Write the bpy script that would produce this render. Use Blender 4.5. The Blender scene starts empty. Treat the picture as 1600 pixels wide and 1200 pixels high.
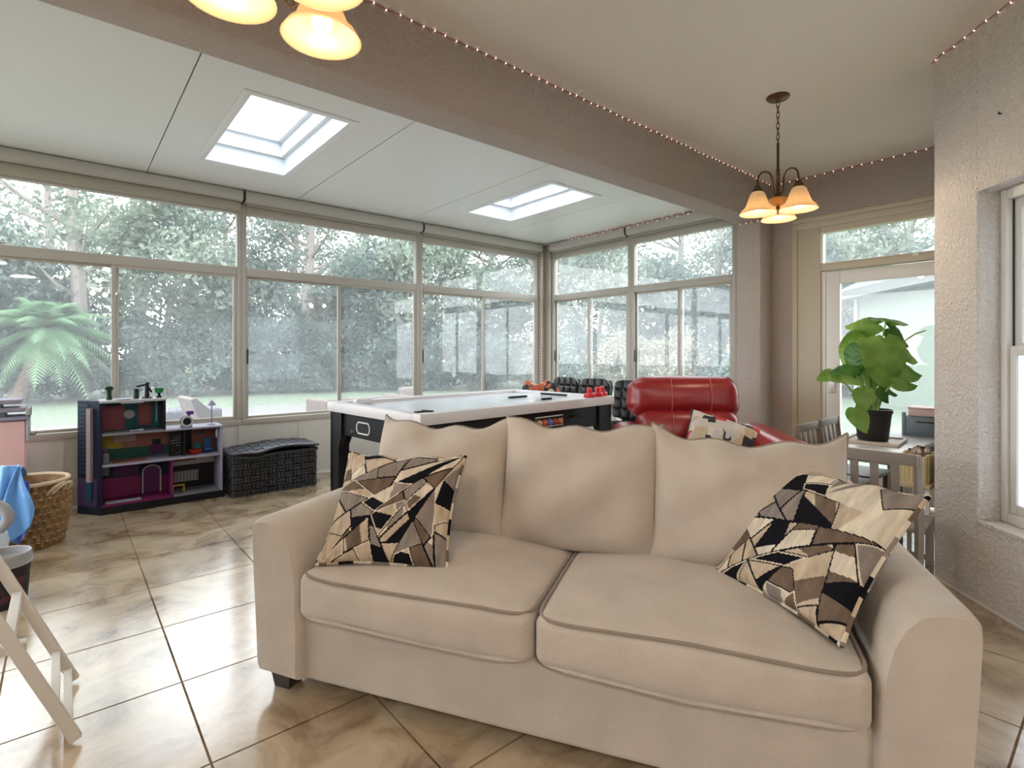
import bpy, math, random
import numpy as np
from mathutils import Matrix, Vector
random.seed(7); rng = np.random.default_rng(7)
C = bpy.context.scene.collection
SC = bpy.context.scene
PI = math.pi
H = 1.2                                   # eye height of the photograph
YAW = math.radians(49.8)                  # heading of the view from the x axis

# ------------------------------------------------------------------ camera
cd = bpy.data.cameras.new('camera'); cam = bpy.data.objects.new('camera', cd); C.objects.link(cam)
cam.location = (0, 0, H); cam.rotation_euler = (PI/2, 0, YAW - PI/2)
cd.sensor_width = 36; cd.lens = 36*829/1600; cd.shift_y = -48/1600
cd.clip_start = 0.05; cd.clip_end = 300
SC.camera = cam

# ------------------------------------------------------------------ world, sun, exposure
w = bpy.data.worlds.new('sky'); SC.world = w; w.use_nodes = True
bg = w.node_tree.nodes['Background']
bg.inputs[0].default_value = (0.92, 0.965, 1.0, 1); bg.inputs[1].default_value = 4.4
vs = SC.view_settings
vs.view_transform = 'Standard'; vs.look = 'None'; vs.gamma = 1; vs.use_curve_mapping = False
vs.exposure = 0.66
LAMP_W = 3.6; FILL_W = 34.0

# ------------------------------------------------------------------ helpers
def prop(o, label=None, cat=None, group=None, kind=None):
    if label: o['label'] = label
    if cat: o['category'] = cat
    if group: o['group'] = group
    if kind: o['kind'] = kind
    return o

class MB:
    """collects shapes into one mesh"""
    def __init__(s): s.v = []; s.f = []; s.m = []; s.n = 0
    def add(s, V, F, m=0, T=None):
        V = np.asarray(V, float)
        if T is not None:
            T = np.array(T); V = V @ T[:3, :3].T + T[:3, 3]
        s.v.append(V)
        for f in F: s.f.append([i + s.n for i in f]); s.m.append(m)
        s.n += len(V); return s
    def box(s, a, b, m=0, T=None):
        x0, y0, z0 = a; x1, y1, z1 = b
        V = [(x0,y0,z0),(x1,y0,z0),(x1,y1,z0),(x0,y1,z0),(x0,y0,z1),(x1,y0,z1),(x1,y1,z1),(x0,y1,z1)]
        return s.add(V, [(0,3,2,1),(4,5,6,7),(0,1,5,4),(1,2,6,5),(2,3,7,6),(3,0,4,7)], m, T)
    def rbox(s, a, b, r=.01, k=2, n=1, m=0, T=None, deform=None):
        a = np.array(a, float); b = np.array(b, float); h = (b-a)/2; c = (a+b)/2
        r = min(r, h.min()*.999)
        ax = []
        for i in range(3):
            e = [math.tan(PI/4*j/k) for j in range(k, -1, -1)]
            lo = [-(h[i]-r) - r*t for t in e]; hi = [-t for t in lo[::-1]]
            mid = list(np.linspace(-(h[i]-r), h[i]-r, n+1)[1:-1]) if n > 1 else []
            ax.append(np.array(lo + mid + hi))
        V = []; F = []; idx = {}
        def vid(p):
            key = tuple(round(x, 6) for x in p)
            if key not in idx: idx[key] = len(V); V.append(p)
            return idx[key]
        for d in range(3):
            i, j = (d+1) % 3, (d+2) % 3
            for sgn in (-1, 1):
                g = []
                for u in ax[i]:
                    row = []
                    for w_ in ax[j]:
                        p = [0, 0, 0]; p[d] = sgn*h[d]; p[i] = u; p[j] = w_; row.append(vid(p))
                    g.append(row)
                for p in range(len(g)-1):
                    for q in range(len(g[0])-1):
                        f = (g[p][q], g[p+1][q], g[p+1][q+1], g[p][q+1])
                        F.append(f if sgn > 0 else f[::-1])
        V = np.array(V); cl = np.clip(V, -(h-r), h-r); dd = V-cl
        L = np.linalg.norm(dd, axis=1, keepdims=True); L[L == 0] = 1
        V = cl + dd/L*r
        if deform is not None: V = deform(V, h)
        return s.add(V + c, F, m, T)
    def tube(s, P, r, n=8, m=0, T=None, closed=False, cap=True):
        P = [np.array(p, float) for p in P]; N = len(P)
        R = r if hasattr(r, '__len__') else [r]*N
        V = []; F = []; up = None
        for i in range(N):
            if closed: t = P[(i+1) % N]-P[i-1]
            else: t = P[min(i+1, N-1)]-P[max(i-1, 0)]
            t = t/(np.linalg.norm(t)+1e-12)
            if up is None:
                up = np.array((0, 0, 1.)) if abs(t[2]) < .9 else np.array((1., 0, 0))
            u = up - t*np.dot(up, t); u /= (np.linalg.norm(u)+1e-12); up = u; b = np.cross(t, u)
            for k in range(n):
                a = 2*PI*k/n; V.append(P[i] + R[i]*(math.cos(a)*u + math.sin(a)*b))
        for i in range(N if closed else N-1):
            for k in range(n):
                j = (i+1) % N; F.append((i*n+k, i*n+(k+1) % n, j*n+(k+1) % n, j*n+k))
        if cap and not closed:
            F.append(tuple(range(n))[::-1]); F.append(tuple((N-1)*n+k for k in range(n)))
        return s.add(V, F, m, T)
    def lathe(s, prof, n=24, m=0, T=None, fn=None):
        V = []; F = []
        for (r, z) in prof:
            for k in range(n):
                a = 2*PI*k/n; V.append((r*math.cos(a), r*math.sin(a), z))
        for i in range(len(prof)-1):
            for k in range(n): F.append((i*n+k, i*n+(k+1) % n, (i+1)*n+(k+1) % n, (i+1)*n+k))
        V = np.array(V)
        if fn is not None: V = fn(V)
        return s.add(V, F, m, T)
    def ball(s, c, r, n=12, m=0, sc=(1, 1, 1)):
        prof = [(max(1e-4, math.sin(PI*i/(n//2+2)))*1, -math.cos(PI*i/(n//2+2))) for i in range(n//2+3)]
        T = Matrix.Translation(c) @ Matrix.Diagonal((r*sc[0], r*sc[1], r*sc[2], 1))
        return s.lathe(prof, n, m, T)
    def prism(s, poly, y0, y1, m=0, T=None):
        """polygon in xz pulled along y"""
        n = len(poly)
        V = [(x, y0, z) for x, z in poly] + [(x, y1, z) for x, z in poly]
        F = [tuple(range(n)), tuple(range(2*n-1, n-1, -1))]
        F += [(i, i+n, (i+1) % n + n, (i+1) % n) for i in range(n)]
        return s.add(V, F, m, T)
    def grid(s, G, m=0, T=None, wrap=False):
        G = np.asarray(G); a, b = G.shape[:2]; F = []
        for i in range(a-1):
            for j in range(b if wrap else b-1):
                k = (j+1) % b; F.append((i*b+j, i*b+k, (i+1)*b+k, (i+1)*b+j))
        return s.add(G.reshape(-1, 3), F, m, T)

def make(name, mb, mats, parent=None, loc=(0, 0, 0), rot=(0, 0, 0), smooth=40):
    me = bpy.data.meshes.new(name)
    V = np.vstack(mb.v); me.from_pydata(V.tolist(), [], mb.f)
    if not isinstance(mats, (list, tuple)): mats = [mats]
    for m in mats: me.materials.append(m)
    if len(mats) > 1: me.polygons.foreach_set('material_index', mb.m)
    if smooth:
        me.polygons.foreach_set('use_smooth', [True]*len(me.polygons))
        if smooth < 180: me.set_sharp_from_angle(angle=math.radians(smooth))
    me.update()
    o = bpy.data.objects.new(name, me); C.objects.link(o)
    o.location = loc; o.rotation_euler = rot
    if parent is not None: o.parent = parent
    return o

def fix_normals(o):
    import bmesh
    b = bmesh.new(); b.from_mesh(o.data); bmesh.ops.recalc_face_normals(b, faces=b.faces); b.to_mesh(o.data); b.free(); return o

def thing(name, label, cat, loc=(0, 0, 0), rz=0, group=None):
    o = bpy.data.objects.new(name, None); C.objects.link(o); o.empty_display_size = .1
    o.location = loc; o.rotation_euler = (0, 0, rz)
    return prop(o, label, cat, group)

def tag(o, label, cat, group=None): return prop(o, label, cat, group)
def struct(o, label=None, cat=None): o['kind'] = 'structure'; return prop(o, label, cat)
def sroot(name, label=None, cat=None, loc=(0, 0, 0), rz=0):
    o = bpy.data.objects.new(name, None); C.objects.link(o); o.location = loc; o.rotation_euler = (0, 0, rz)
    return struct(o, label, cat)

def dup(root, loc=None, rz=None, label=None, group=None):
    r = root.copy(); C.objects.link(r)
    if loc is not None: r.location = loc
    if rz is not None: r.rotation_euler = (0, 0, rz)
    if label: r['label'] = label
    if group: r['group'] = group
    for ch in list(root.children):
        c = ch.copy(); C.objects.link(c); c.parent = r
        for g in list(ch.children):
            d = g.copy(); C.objects.link(d); d.parent = c
    return r

FW = (math.cos(YAW), math.sin(YAW)); RT = (math.sin(YAW), -math.cos(YAW))
def at(u, v, Z):
    """point of the place at depth Z along the view (survey of the photograph)"""
    X = (u-800)/829*Z
    return Vector((X*RT[0]+Z*FW[0], X*RT[1]+Z*FW[1], H-(v-552)/829*Z))

# ------------------------------------------------------------------ materials
MATS = {}
def mat(name, col, rough=.6, metal=0., bump=None, var=None, spec=None, sheen=0, emit=None, trans=None, coat=0):
    """bump=(scale,strength[,distance]); var=(scale,amount) lightness variation"""
    if name in MATS: return MATS[name]
    m = bpy.data.materials.new(name); m.use_nodes = True; MATS[name] = m
    nt = m.node_tree; N = nt.nodes; L = nt.links; b = N['Principled BSDF']
    b.inputs['Base Color'].default_value = (*col, 1); b.inputs['Roughness'].default_value = rough
    b.inputs['Metallic'].default_value = metal
    if spec is not None: b.inputs['Specular IOR Level'].default_value = spec
    if sheen: b.inputs['Sheen Weight'].default_value = sheen
    if coat: b.inputs['Coat Weight'].default_value = coat; b.inputs['Coat Roughness'].default_value = .1
    if emit: b.inputs['Emission Color'].default_value = (*emit[0], 1); b.inputs['Emission Strength'].default_value = emit[1]
    tc = None
    if bump or var: tc = N.new('ShaderNodeTexCoord')
    if bump:
        nz = N.new('ShaderNodeTexNoise'); nz.inputs['Scale'].default_value = bump[0]; nz.inputs['Detail'].default_value = 4
        L.new(tc.outputs['Object'], nz.inputs['Vector'])
        bp = N.new('ShaderNodeBump'); bp.inputs['Strength'].default_value = bump[1]
        bp.inputs['Distance'].default_value = bump[2] if len(bump) > 2 else .01
        L.new(nz.outputs['Fac'], bp.inputs['Height']); L.new(bp.outputs['Normal'], b.inputs['Normal'])
    if var:
        nv = N.new('ShaderNodeTexNoise'); nv.inputs['Scale'].default_value = var[0]; nv.inputs['Detail'].default_value = 5
        L.new(tc.outputs['Object'], nv.inputs['Vector'])
        mx = N.new('ShaderNodeMix'); mx.data_type = 'RGBA'
        mx.inputs['A'].default_value = (*[c*(1-var[1]) for c in col], 1); mx.inputs['B'].default_value = (*[min(1, c*(1+var[1])) for c in col], 1)
        L.new(nv.outputs['Fac'], mx.inputs['Factor']); L.new(mx.outputs['Result'], b.inputs['Base Color'])
    return m

def stucco(name, col, scale=60, strength=.7, dist=.008):
    m = mat(name, col, .85); nt = m.node_tree; N = nt.nodes; L = nt.links; b = N['Principled BSDF']
    tc = N.new('ShaderNodeTexCoord')
    a = N.new('ShaderNodeTexNoise'); a.inputs['Scale'].default_value = scale; a.inputs['Detail'].default_value = 3; a.inputs['Roughness'].default_value = .55; a.inputs['Distortion'].default_value = .4
    r = N.new('ShaderNodeValToRGB'); r.color_ramp.elements[0].position = .38; r.color_ramp.elements[1].position = .66
    bp = N.new('ShaderNodeBump'); bp.inputs['Strength'].default_value = strength; bp.inputs['Distance'].default_value = dist
    L.new(tc.outputs['Object'], a.inputs['Vector']); L.new(a.outputs['Fac'], r.inputs['Fac'])
    L.new(r.outputs['Color'], bp.inputs['Height']); L.new(bp.outputs['Normal'], b.inputs['Normal'])
    return m

def fabric(name, col, weave=420, var=.08, bump=.35):
    m = mat(name, col, .95, sheen=.25); nt = m.node_tree; N = nt.nodes; L = nt.links; b = N['Principled BSDF']
    tc = N.new('ShaderNodeTexCoord')
    def nz(sc, det=3, stretch=None):
        n = N.new('ShaderNodeTexNoise'); n.inputs['Scale'].default_value = sc; n.inputs['Detail'].default_value = det
        if stretch:
            mp = N.new('ShaderNodeMapping'); mp.inputs['Scale'].default_value = stretch
            L.new(tc.outputs['Object'], mp.inputs['Vector']); L.new(mp.outputs['Vector'], n.inputs['Vector'])
        else: L.new(tc.outputs['Object'], n.inputs['Vector'])
        return n
    n1 = nz(weave, 2, (1, 1, .25)); n2 = nz(weave, 2, (.25, .25, 1)); n3 = nz(7, 5)
    ad = N.new('ShaderNodeMath'); ad.operation = 'ADD'; L.new(n1.outputs['Fac'], ad.inputs[0]); L.new(n2.outputs['Fac'], ad.inputs[1])
    bp = N.new('ShaderNodeBump'); bp.inputs['Strength'].default_value = bump; bp.inputs['Distance'].default_value = .003
    L.new(ad.outputs[0], bp.inputs['Height'])
    # soft larger creases
    n4 = nz(6, 3, (1, 1, .45)); n4.inputs['Distortion'].default_value = .3; bp2 = N.new('ShaderNodeBump'); bp2.inputs['Strength'].default_value = .4; bp2.inputs['Distance'].default_value = .035
    L.new(n4.outputs['Fac'], bp2.inputs['Height']); L.new(bp2.outputs['Normal'], bp.inputs['Normal']); L.new(bp.outputs['Normal'], b.inputs['Normal'])
    mm = N.new('ShaderNodeMath'); mm.operation = 'MULTIPLY_ADD'; mm.inputs[1].default_value = .35; L.new(ad.outputs[0], mm.inputs[0]); L.new(n3.outputs['Fac'], mm.inputs[2])
    rp = N.new('ShaderNodeMapRange'); rp.inputs['From Min'].default_value = .5; rp.inputs['From Max'].default_value = 1.2; L.new(mm.outputs[0], rp.inputs['Value'])
    mx = N.new('ShaderNodeMix'); mx.data_type = 'RGBA'
    mx.inputs['A'].default_value = (*[c*(1-var) for c in col], 1); mx.inputs['B'].default_value = (*[min(1, c*(1+var)) for c in col], 1)
    L.new(rp.outputs['Result'], mx.inputs['Factor']); L.new(mx.outputs['Result'], b.inputs['Base Color'])
    return m

def glass(name, veil=.08, tint=(1, 1, 1), veilcol=(.85, .9, .95), ior=1.45):
    """window pane: see-through, mirror-like at a slant, with a pale veil imitating haze"""
    m = bpy.data.materials.new(name); m.use_nodes = True; nt = m.node_tree; N = nt.nodes; L = nt.links
    N.clear(); out = N.new('ShaderNodeOutputMaterial')
    t = N.new('ShaderNodeBsdfTransparent'); t.inputs[0].default_value = (*tint, 1)
    g = N.new('ShaderNodeBsdfGlossy'); g.inputs['Roughness'].default_value = .0
    lw = N.new('ShaderNodeLayerWeight'); lw.inputs['Blend'].default_value = .5
    pw = N.new('ShaderNodeMath'); pw.operation = 'POWER'; pw.inputs[1].default_value = 5; L.new(lw.outputs['Facing'], pw.inputs[0])
    fr = N.new('ShaderNodeMath'); fr.operation = 'MULTIPLY_ADD'; fr.inputs[1].default_value = .9; fr.inputs[2].default_value = .035; L.new(pw.outputs[0], fr.inputs[0])
    d = N.new('ShaderNodeBsdfTranslucent'); d.inputs[0].default_value = (*veilcol, 1)  # translucent veil puts the washed-out haze of the view into the pane
    m1 = N.new('ShaderNodeMixShader'); m2 = N.new('ShaderNodeMixShader'); m1.inputs[0].default_value = veil
    L.new(t.outputs[0], m1.inputs[1]); L.new(d.outputs[0], m1.inputs[2])
    L.new(fr.outputs[0], m2.inputs[0]); L.new(m1.outputs[0], m2.inputs[1]); L.new(g.outputs[0], m2.inputs[2])
    L.new(m2.outputs[0], out.inputs[0]); return m

def leafmat(name, col, col2, trans=.5, scale=3.0, rough=.5):
    m = bpy.data.materials.new(name); m.use_nodes = True; nt = m.node_tree; N = nt.nodes; L = nt.links
    N.clear(); out = N.new('ShaderNodeOutputMaterial')
    tc = N.new('ShaderNodeTexCoord'); nz = N.new('ShaderNodeTexNoise'); nz.inputs['Scale'].default_value = scale; nz.inputs['Detail'].default_value = 4
    L.new(tc.outputs['Object'], nz.inputs['Vector'])
    rp = N.new('ShaderNodeValToRGB'); rp.color_ramp.elements[0].position = .35; rp.color_ramp.elements[1].position = .65
    rp.color_ramp.elements[0].color = (*col, 1); rp.color_ramp.elements[1].color = (*col2, 1); L.new(nz.outputs['Fac'], rp.inputs['Fac'])
    d = N.new('ShaderNodeBsdfPrincipled'); d.inputs['Roughness'].default_value = rough; L.new(rp.outputs['Color'], d.inputs['Base Color'])
    t = N.new('ShaderNodeBsdfTranslucent'); L.new(rp.outputs['Color'], t.inputs[0])
    mx = N.new('ShaderNodeMixShader'); mx.inputs[0].default_value = trans
    L.new(d.outputs[0], mx.inputs[1]); L.new(t.outputs[0], mx.inputs[2]); L.new(mx.outputs[0], out.inputs[0]); return m

M_STUCCO = stucco('stucco_taupe', (.47, .41, .37))
M_ROUGH = stucco('stucco_coarse', (.68, .63, .585), 55, .8, .010)
M_CEIL = stucco('ceiling_plaster', (.80, .76, .69), 60, .25, .004)
M_PANEL = mat('roof_panel', (.74, .76, .74), .38, bump=(3, .02))
M_ALU = mat('taupe_aluminium', (.42, .39, .34), .45, bump=(8, .02))
M_BEIGE = mat('beige_metal', (.50, .44, .33), .5)
M_KNEE = mat('knee_panel', (.60, .58, .53), .5, var=(2, .05))
M_WHITE = mat('white_paint', (.80, .82, .84), .4)
M_VINYL = mat('white_vinyl', (.72, .70, .66), .4)
M_DARK = mat('dark_gasket', (.03, .03, .03), .6)
M_GLASS = glass('pane_glass', .06)
M_SKYGLASS = glass('skylight_glass', .15, (.9, .95, 1))
M_FROST = glass('frosted_glass', .6, (.85, .9, 1))
M_DOORGLASS = glass('door_glass', .06)
# ================================================================== SETTING
def floor_mat():
    m = bpy.data.materials.new('travertine_tile'); m.use_nodes = True; nt = m.node_tree; N = nt.nodes; L = nt.links; b = N['Principled BSDF']
    tc = N.new('ShaderNodeTexCoord'); mp = N.new('ShaderNodeMapping'); mp.inputs['Location'].default_value = (-.33+.503*8, -.245+.503*12, 0)
    L.new(tc.outputs['Object'], mp.inputs['Vector'])
    br = N.new('ShaderNodeTexBrick'); br.offset = 0; br.squash = 1
    for k, v in {'Scale': 1, 'Mortar Size': .0035, 'Mortar Smooth': .1, 'Bias': 0, 'Brick Width': .503, 'Row Height': .503}.items(): br.inputs[k].default_value = v
    br.inputs['Color1'].default_value = (.86, .86, .86, 1); br.inputs['Color2'].default_value = (1, 1, 1, 1); br.inputs['Mortar'].default_value = (.36, .32, .30, 1)
    L.new(mp.outputs['Vector'], br.inputs['Vector'])
    mp2 = N.new('ShaderNodeMapping'); mp2.inputs['Scale'].default_value = (1, 1.15, 1); mp2.inputs['Rotation'].default_value = (0, 0, .5); L.new(tc.outputs['Object'], mp2.inputs['Vector'])
    n1 = N.new('ShaderNodeTexNoise'); n1.inputs['Scale'].default_value = 3.4; n1.inputs['Detail'].default_value = 8; n1.inputs['Roughness'].default_value = .62; n1.inputs['Distortion'].default_value = .7
    L.new(mp2.outputs['Vector'], n1.inputs['Vector'])
    rp = N.new('ShaderNodeValToRGB'); e = rp.color_ramp.elements
    e[0].position = .32; e[0].color = (.20, .125, .07, 1); e[1].position = .70; e[1].color = (.60, .49, .35, 1)
    x = e.new(.45); x.color = (.40, .285, .17, 1); x = e.new(.55); x.color = (.52, .40, .26, 1)
    L.new(n1.outputs['Fac'], rp.inputs['Fac'])
    mu = N.new('ShaderNodeMix'); mu.data_type = 'RGBA'; mu.blend_type = 'MULTIPLY'; mu.inputs['Factor'].default_value = 1
    L.new(rp.outputs['Color'], mu.inputs['A']); L.new(br.outputs['Color'], mu.inputs['B']); L.new(mu.outputs['Result'], b.inputs['Base Color'])
    n2 = N.new('ShaderNodeTexNoise'); n2.inputs['Scale'].default_value = 12; n2.inputs['Detail'].default_value = 5; L.new(tc.outputs['Object'], n2.inputs['Vector'])
    mr = N.new('ShaderNodeMapRange'); mr.inputs['To Min'].default_value = .15; mr.inputs['To Max'].default_value = .27; L.new(n2.outputs['Fac'], mr.inputs['Value']); L.new(mr.outputs['Result'], b.inputs['Roughness'])
    b.inputs['IOR'].default_value = 2.5; b.inputs['Coat IOR'].default_value = 1.8; b.inputs['Coat Roughness'].default_value = .16
    iv = N.new('ShaderNodeMath'); iv.operation = 'SUBTRACT'; iv.inputs[0].default_value = 1; L.new(br.outputs['Fac'], iv.inputs[1])
    hf = N.new('ShaderNodeMath'); hf.operation = 'MULTIPLY'; hf.inputs[1].default_value = .5; L.new(iv.outputs[0], hf.inputs[0]); L.new(hf.outputs[0], b.inputs['Specular IOR Level']); L.new(hf.outputs[0], b.inputs['Coat Weight'])
    bp = N.new('ShaderNodeBump'); bp.inputs['Strength'].default_value = .6; bp.inputs['Distance'].default_value = .003; L.new(iv.outputs[0], bp.inputs['Height'])
    bp2 = N.new('ShaderNodeBump'); bp2.inputs['Strength'].default_value = .10; bp2.inputs['Distance'].default_value = .01; L.new(n1.outputs['Fac'], bp2.inputs['Height'])
    L.new(bp.outputs['Normal'], bp2.inputs['Normal']); L.new(bp2.outputs['Normal'], b.inputs['Normal'])
    return m
XS, YB, XL, YR = 5.05, 5.28, -2.7, -5.0
ZC, ZM, ZBM = 2.67, 2.77, 2.40            # sunroom ceiling, main ceiling, beam underside
struct(make('floor', MB().box((XL-.1, YR, -.1), (XS+.1, YB+.1, 0)), floor_mat()), 'travertine tile floor with thin grout lines', 'floor')

def plate(mb, xs, ys, z0, z1, holes=()):
    xs = sorted(set(xs) | {h[0] for h in holes} | {h[1] for h in holes}); ys = sorted(set(ys) | {h[2] for h in holes} | {h[3] for h in holes})
    for i in range(len(xs)-1):
        for j in range(len(ys)-1):
            cx, cy = (xs[i]+xs[i+1])/2, (ys[j]+ys[j+1])/2
            if any(h[0] < cx < h[1] and h[2] < cy < h[3] for h in holes): continue
            mb.box((xs[i], ys[j], z0), (xs[i+1], ys[j+1], z1))
SKY = [(.81, 1.39, 3.25, 4.55), (3.205, 3.785, 3.28, 4.50)]
seams = [-1.87, -.675, .515, 1.70, 2.89, 4.08]
mb = MB(); lo = [XL] + seams; hi = seams + [XS+.1]
for a, b in zip(lo, hi):
    plate(mb, [a+.0035, b-.0035], [2.42, YB+.12], ZC, ZC+.12, [h for h in SKY if a < h[0] < b])
struct(make('ceiling', mb, M_PANEL, smooth=0), 'smooth pale sunroom ceiling of wide flat panels', 'ceiling')
mb = MB()
plate(mb, [XL, XS+.1], [2.42, YB+.12], ZC+.12, ZC+.14, SKY)
struct(make('roof', mb, M_DARK, smooth=0), 'dark roof deck above the sunroom panels', 'roof')
struct(make('ceiling', MB().box((XL, YR, ZM), (XS+.1, 2.43, ZM+.1)), M_CEIL), 'cream plaster ceiling of the main room', 'ceiling')
struct(make('beam', MB().rbox((XL, 2.21, ZBM), (XS, 2.43, ZM+.05), .012, 1), M_STUCCO), 'long taupe stucco beam between the main room and the sunroom', 'beam')
# pillar, header and walls
struct(make('pillar', MB().rbox((4.80, 2.21, 0), (XS+.02, 2.43, ZBM+.01), .01, 1), M_STUCCO), 'taupe stucco pillar carrying the end of the beam', 'pillar')
struct(make('wall_right', MB().box((XS, 2.02, 0), (XS+.15, 2.56, ZM)).box((XS, .70, 2.40), (XS+.15, 2.02, ZM)), M_STUCCO), 'taupe stucco wall around the glazed door', 'wall')
struct(make('wall_nook', MB().box((3.60, .56, 0), (XS+.15, .715, ZM)), M_STUCCO), 'stucco wall at the side of the dining nook', 'wall')
struct(make('wall_left', MB().box((XL-.12, YR, 0), (XL, 2.43, ZM)).box((XL-.12, 2.43, 0), (XL, YB, .6)).box((XL-.12, 2.43, 2.45), (XL, YB, ZC)), M_STUCCO), 'stucco wall at the left end of the room', 'wall')
struct(make('wall_rear', MB().box((XL, YR-.15, 0), (1.45, YR, ZM)).box((1.30, YR, 0), (1.45, -1.50, ZM)), M_STUCCO), 'stucco walls closing the room behind the photographer', 'wall')
# angled wall with a window recess: local x runs from the free edge towards the camera, y = into the wall
AW = Matrix.Translation((3.562, .715, 0)) @ Matrix.Rotation(math.radians(-135), 4, 'Z')
s0, s1, w0, w1 = .30, 1.45, .40, 1.975
mb = MB()
T = AW
mb.rbox((0, 0, 0), (s0, .16, ZM), .012, 2, T=T)
mb.box((s1, 0, 0), (3.2, .16, ZM), T=T); mb.box((s0, 0, 0), (s1, .16, w0-.021), T=T); mb.box((s0, 0, w1), (s1, .16, ZM), T=T)
fix_normals(struct(make('wall_angled', mb, M_ROUGH), 'coarse stucco angled wall with a deep window recess', 'wall'))
wr = sroot('window_10', 'white vinyl double-hung window in the recess of the angled wall', 'window')
wr.matrix_world = AW
def bar(mb, a, b, r=.006): mb.rbox(a, b, r, 1)
mb = MB(); F0 = .036; bar(mb, (s0, .10, w0), (s0+F0, .16, w1)); bar(mb, (s1-F0, .10, w0), (s1, .16, w1)); bar(mb, (s0+F0, .10, w0), (s1-F0, .16, w0+.05)); bar(mb, (s0+F0, .10, w1-.05), (s1-F0, .16, w1))
make('frame', mb, M_VINYL, wr)
for z0, z1, y in ((w0+.05, 1.235, .112), (1.20, w1-.05, .136)):
    mb = MB()
    for a, b in (((s0+F0+.004, y, z0), (s0+.075, y+.022, z1)), ((s1-.075, y, z0), (s1-F0-.004, y+.022, z1)), ((s0+.075, y, z0), (s1-.075, y+.022, z0+.045)), ((s0+.075, y, z1-.045), (s1-.075, y+.022, z1))): bar(mb, a, b, .004)
    sa = make('sash', mb, M_VINYL, wr)
    make('pane', MB().box((s0+.075, y+.009, z0+.045), (s1-.075, y+.013, z1-.045)), M_FROST, sa)
make('gasket', MB().box((s0+F0, .128, w0+.05), (s0+F0+.005, .134, w1-.05)).box((s1-F0-.005, .128, w0+.05), (s1-F0, .134, w1-.05)), M_DARK, wr)
struct(make('trim_1', MB().rbox((s0+.002, -.002, w0-.02), (s1, .16, w0), .004, 1, T=AW), M_ROUGH), 'sill of the deep window recess', 'sill')
tag(make('wall_hook', MB().tube([(0, 0, 0), (0, -.012, 0), (.004, -.016, .006)], .004, 6), M_DARK, None, AW @ Vector((.437, .002, 2.288)), (0, 0, math.radians(-135))), 'small dark hook in the coarse angled wall above the window', 'hook')

# ------------------------------------------------ window walls
POSTS = [-2.46, -.61, 1.24, 3.086, 4.935]
struct(make('wall_back', MB().box((XL-.1, YB, 0), (XS+.12, YB+.12, .545)), M_KNEE), 'low pale panelled wall under the sunroom windows', 'wall')
struct(make('wall_side', MB().box((XS, 2.43, 0), (XS+.12, YB+.12, .545)), M_KNEE), 'low pale panelled wall under the side windows', 'wall')
def frames(axis, posts, name_i, sash_split, lab, half=.04):
    """axis 'x': wall along x at y=YB; axis 'y': wall along y at x=XS (positions are y, descending)"""
    for i in range(len(posts)-1):
        a, b = posts[i], posts[i+1]
        root = sroot('window_%d' % (name_i+i), lab[i], 'window', (0, YB, 0) if axis == 'x' else (XS, 0, 0), 0 if axis == 'x' else -PI/2)
        # local: x along the wall, y outwards
        if axis == 'y': a, b = -a, -b
        mb = MB(); hw = half
        bar(mb, (a-.0, 0, .60), (a+hw, .07, 2.56)); bar(mb, (b-hw, 0, .60), (b, .07, 2.56))
        bar(mb, (a+hw, .0, 2.47), (b-hw, .07, 2.56)); bar(mb, (a+hw, 0, 1.905), (b-hw, .07, 1.985)); bar(mb, (a, -.012, .545), (b, .08, .60))
        make('frame', mb, M_ALU, root)
        make('pane', MB().box((a+hw, .045, 1.985), (b-hw, .049, 2.47)), M_GLASS, root)
        c = a + (b-a)*sash_split
        for (x0, x1, y) in ((a+hw, c+.025, .032), (c-.025, b-hw, .008)):
            mb = MB(); t = .03 if y < .02 else .022
            bar(mb, (x0, y, .60), (x0+t, y+.022, 1.905), .003); bar(mb, (x1-t, y, .60), (x1, y+.022, 1.905), .003)
            bar(mb, (x0+t, y, .60), (x1-t, y+.022, .60+t), .003); bar(mb, (x0+t, y, 1.905-.02), (x1-t, y+.022, 1.905), .003)
            sa = make('sash', mb, M_ALU, root)
            make('pane', MB().box((x0+t, y+.009, .60+t), (x1-t, y+.012, 1.885)), M_GLASS, sa)
        make('latch', MB().rbox((a+hw+.002, -.006, 1.10), (a+hw+.016, .01, 1.24), .004, 1), M_DARK, root)
frames('x', POSTS, 1, .5, ['window at the far left end of the sunroom', 'sunroom window behind the doll house', 'sunroom window behind the woven trunk and games table', 'sunroom window next to the corner strand of lights'])
frames('y', [5.14, 3.829, 2.56], 5, .5, ['side window beside the corner, behind the black chairs', 'side window behind the red recliner'], .045)
# corner post, trims
struct(make('trim_2', MB().box((4.935, YB-.03, 0), (XS+.1, YB+.1, ZC)).box((XS-.02, 5.14, 0), (XS+.1, YB-.03, ZC)), M_ALU), 'metal corner post of the sunroom', 'post')
struct(make('trim_3', MB().box((XL, YB, 2.56), (4.935, YB+.1, ZC)).box((XS, 2.56, 2.56), (XS+.1, 5.14, ZC)), M_ALU), 'metal header band above the sunroom windows', 'trim')
mb = MB()
for x in (.0, 1.24, 1.75, 3.086, 4.2): mb.box((x-.03 if x in (1.24, 3.086) else x-.004, YB-.012, .02), (x+.03 if x in (1.24, 3.086) else x+.004, YB, .545))
struct(make('trim_4', mb, M_KNEE, smooth=0), 'vertical battens on the low wall', 'trim')
struct(make('baseboard_back', MB().rbox((XL, YB-.02, 0), (XS-.02, YB, .03), .004, 1), M_VINYL), 'thin white baseboard under the windows', 'baseboard')
struct(make('baseboard_side', MB().rbox((XS-.02, 2.43, 0), (XS, YB-.02, .03), .004, 1), M_VINYL), 'thin white baseboard of the side wall', 'baseboard')
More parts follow.
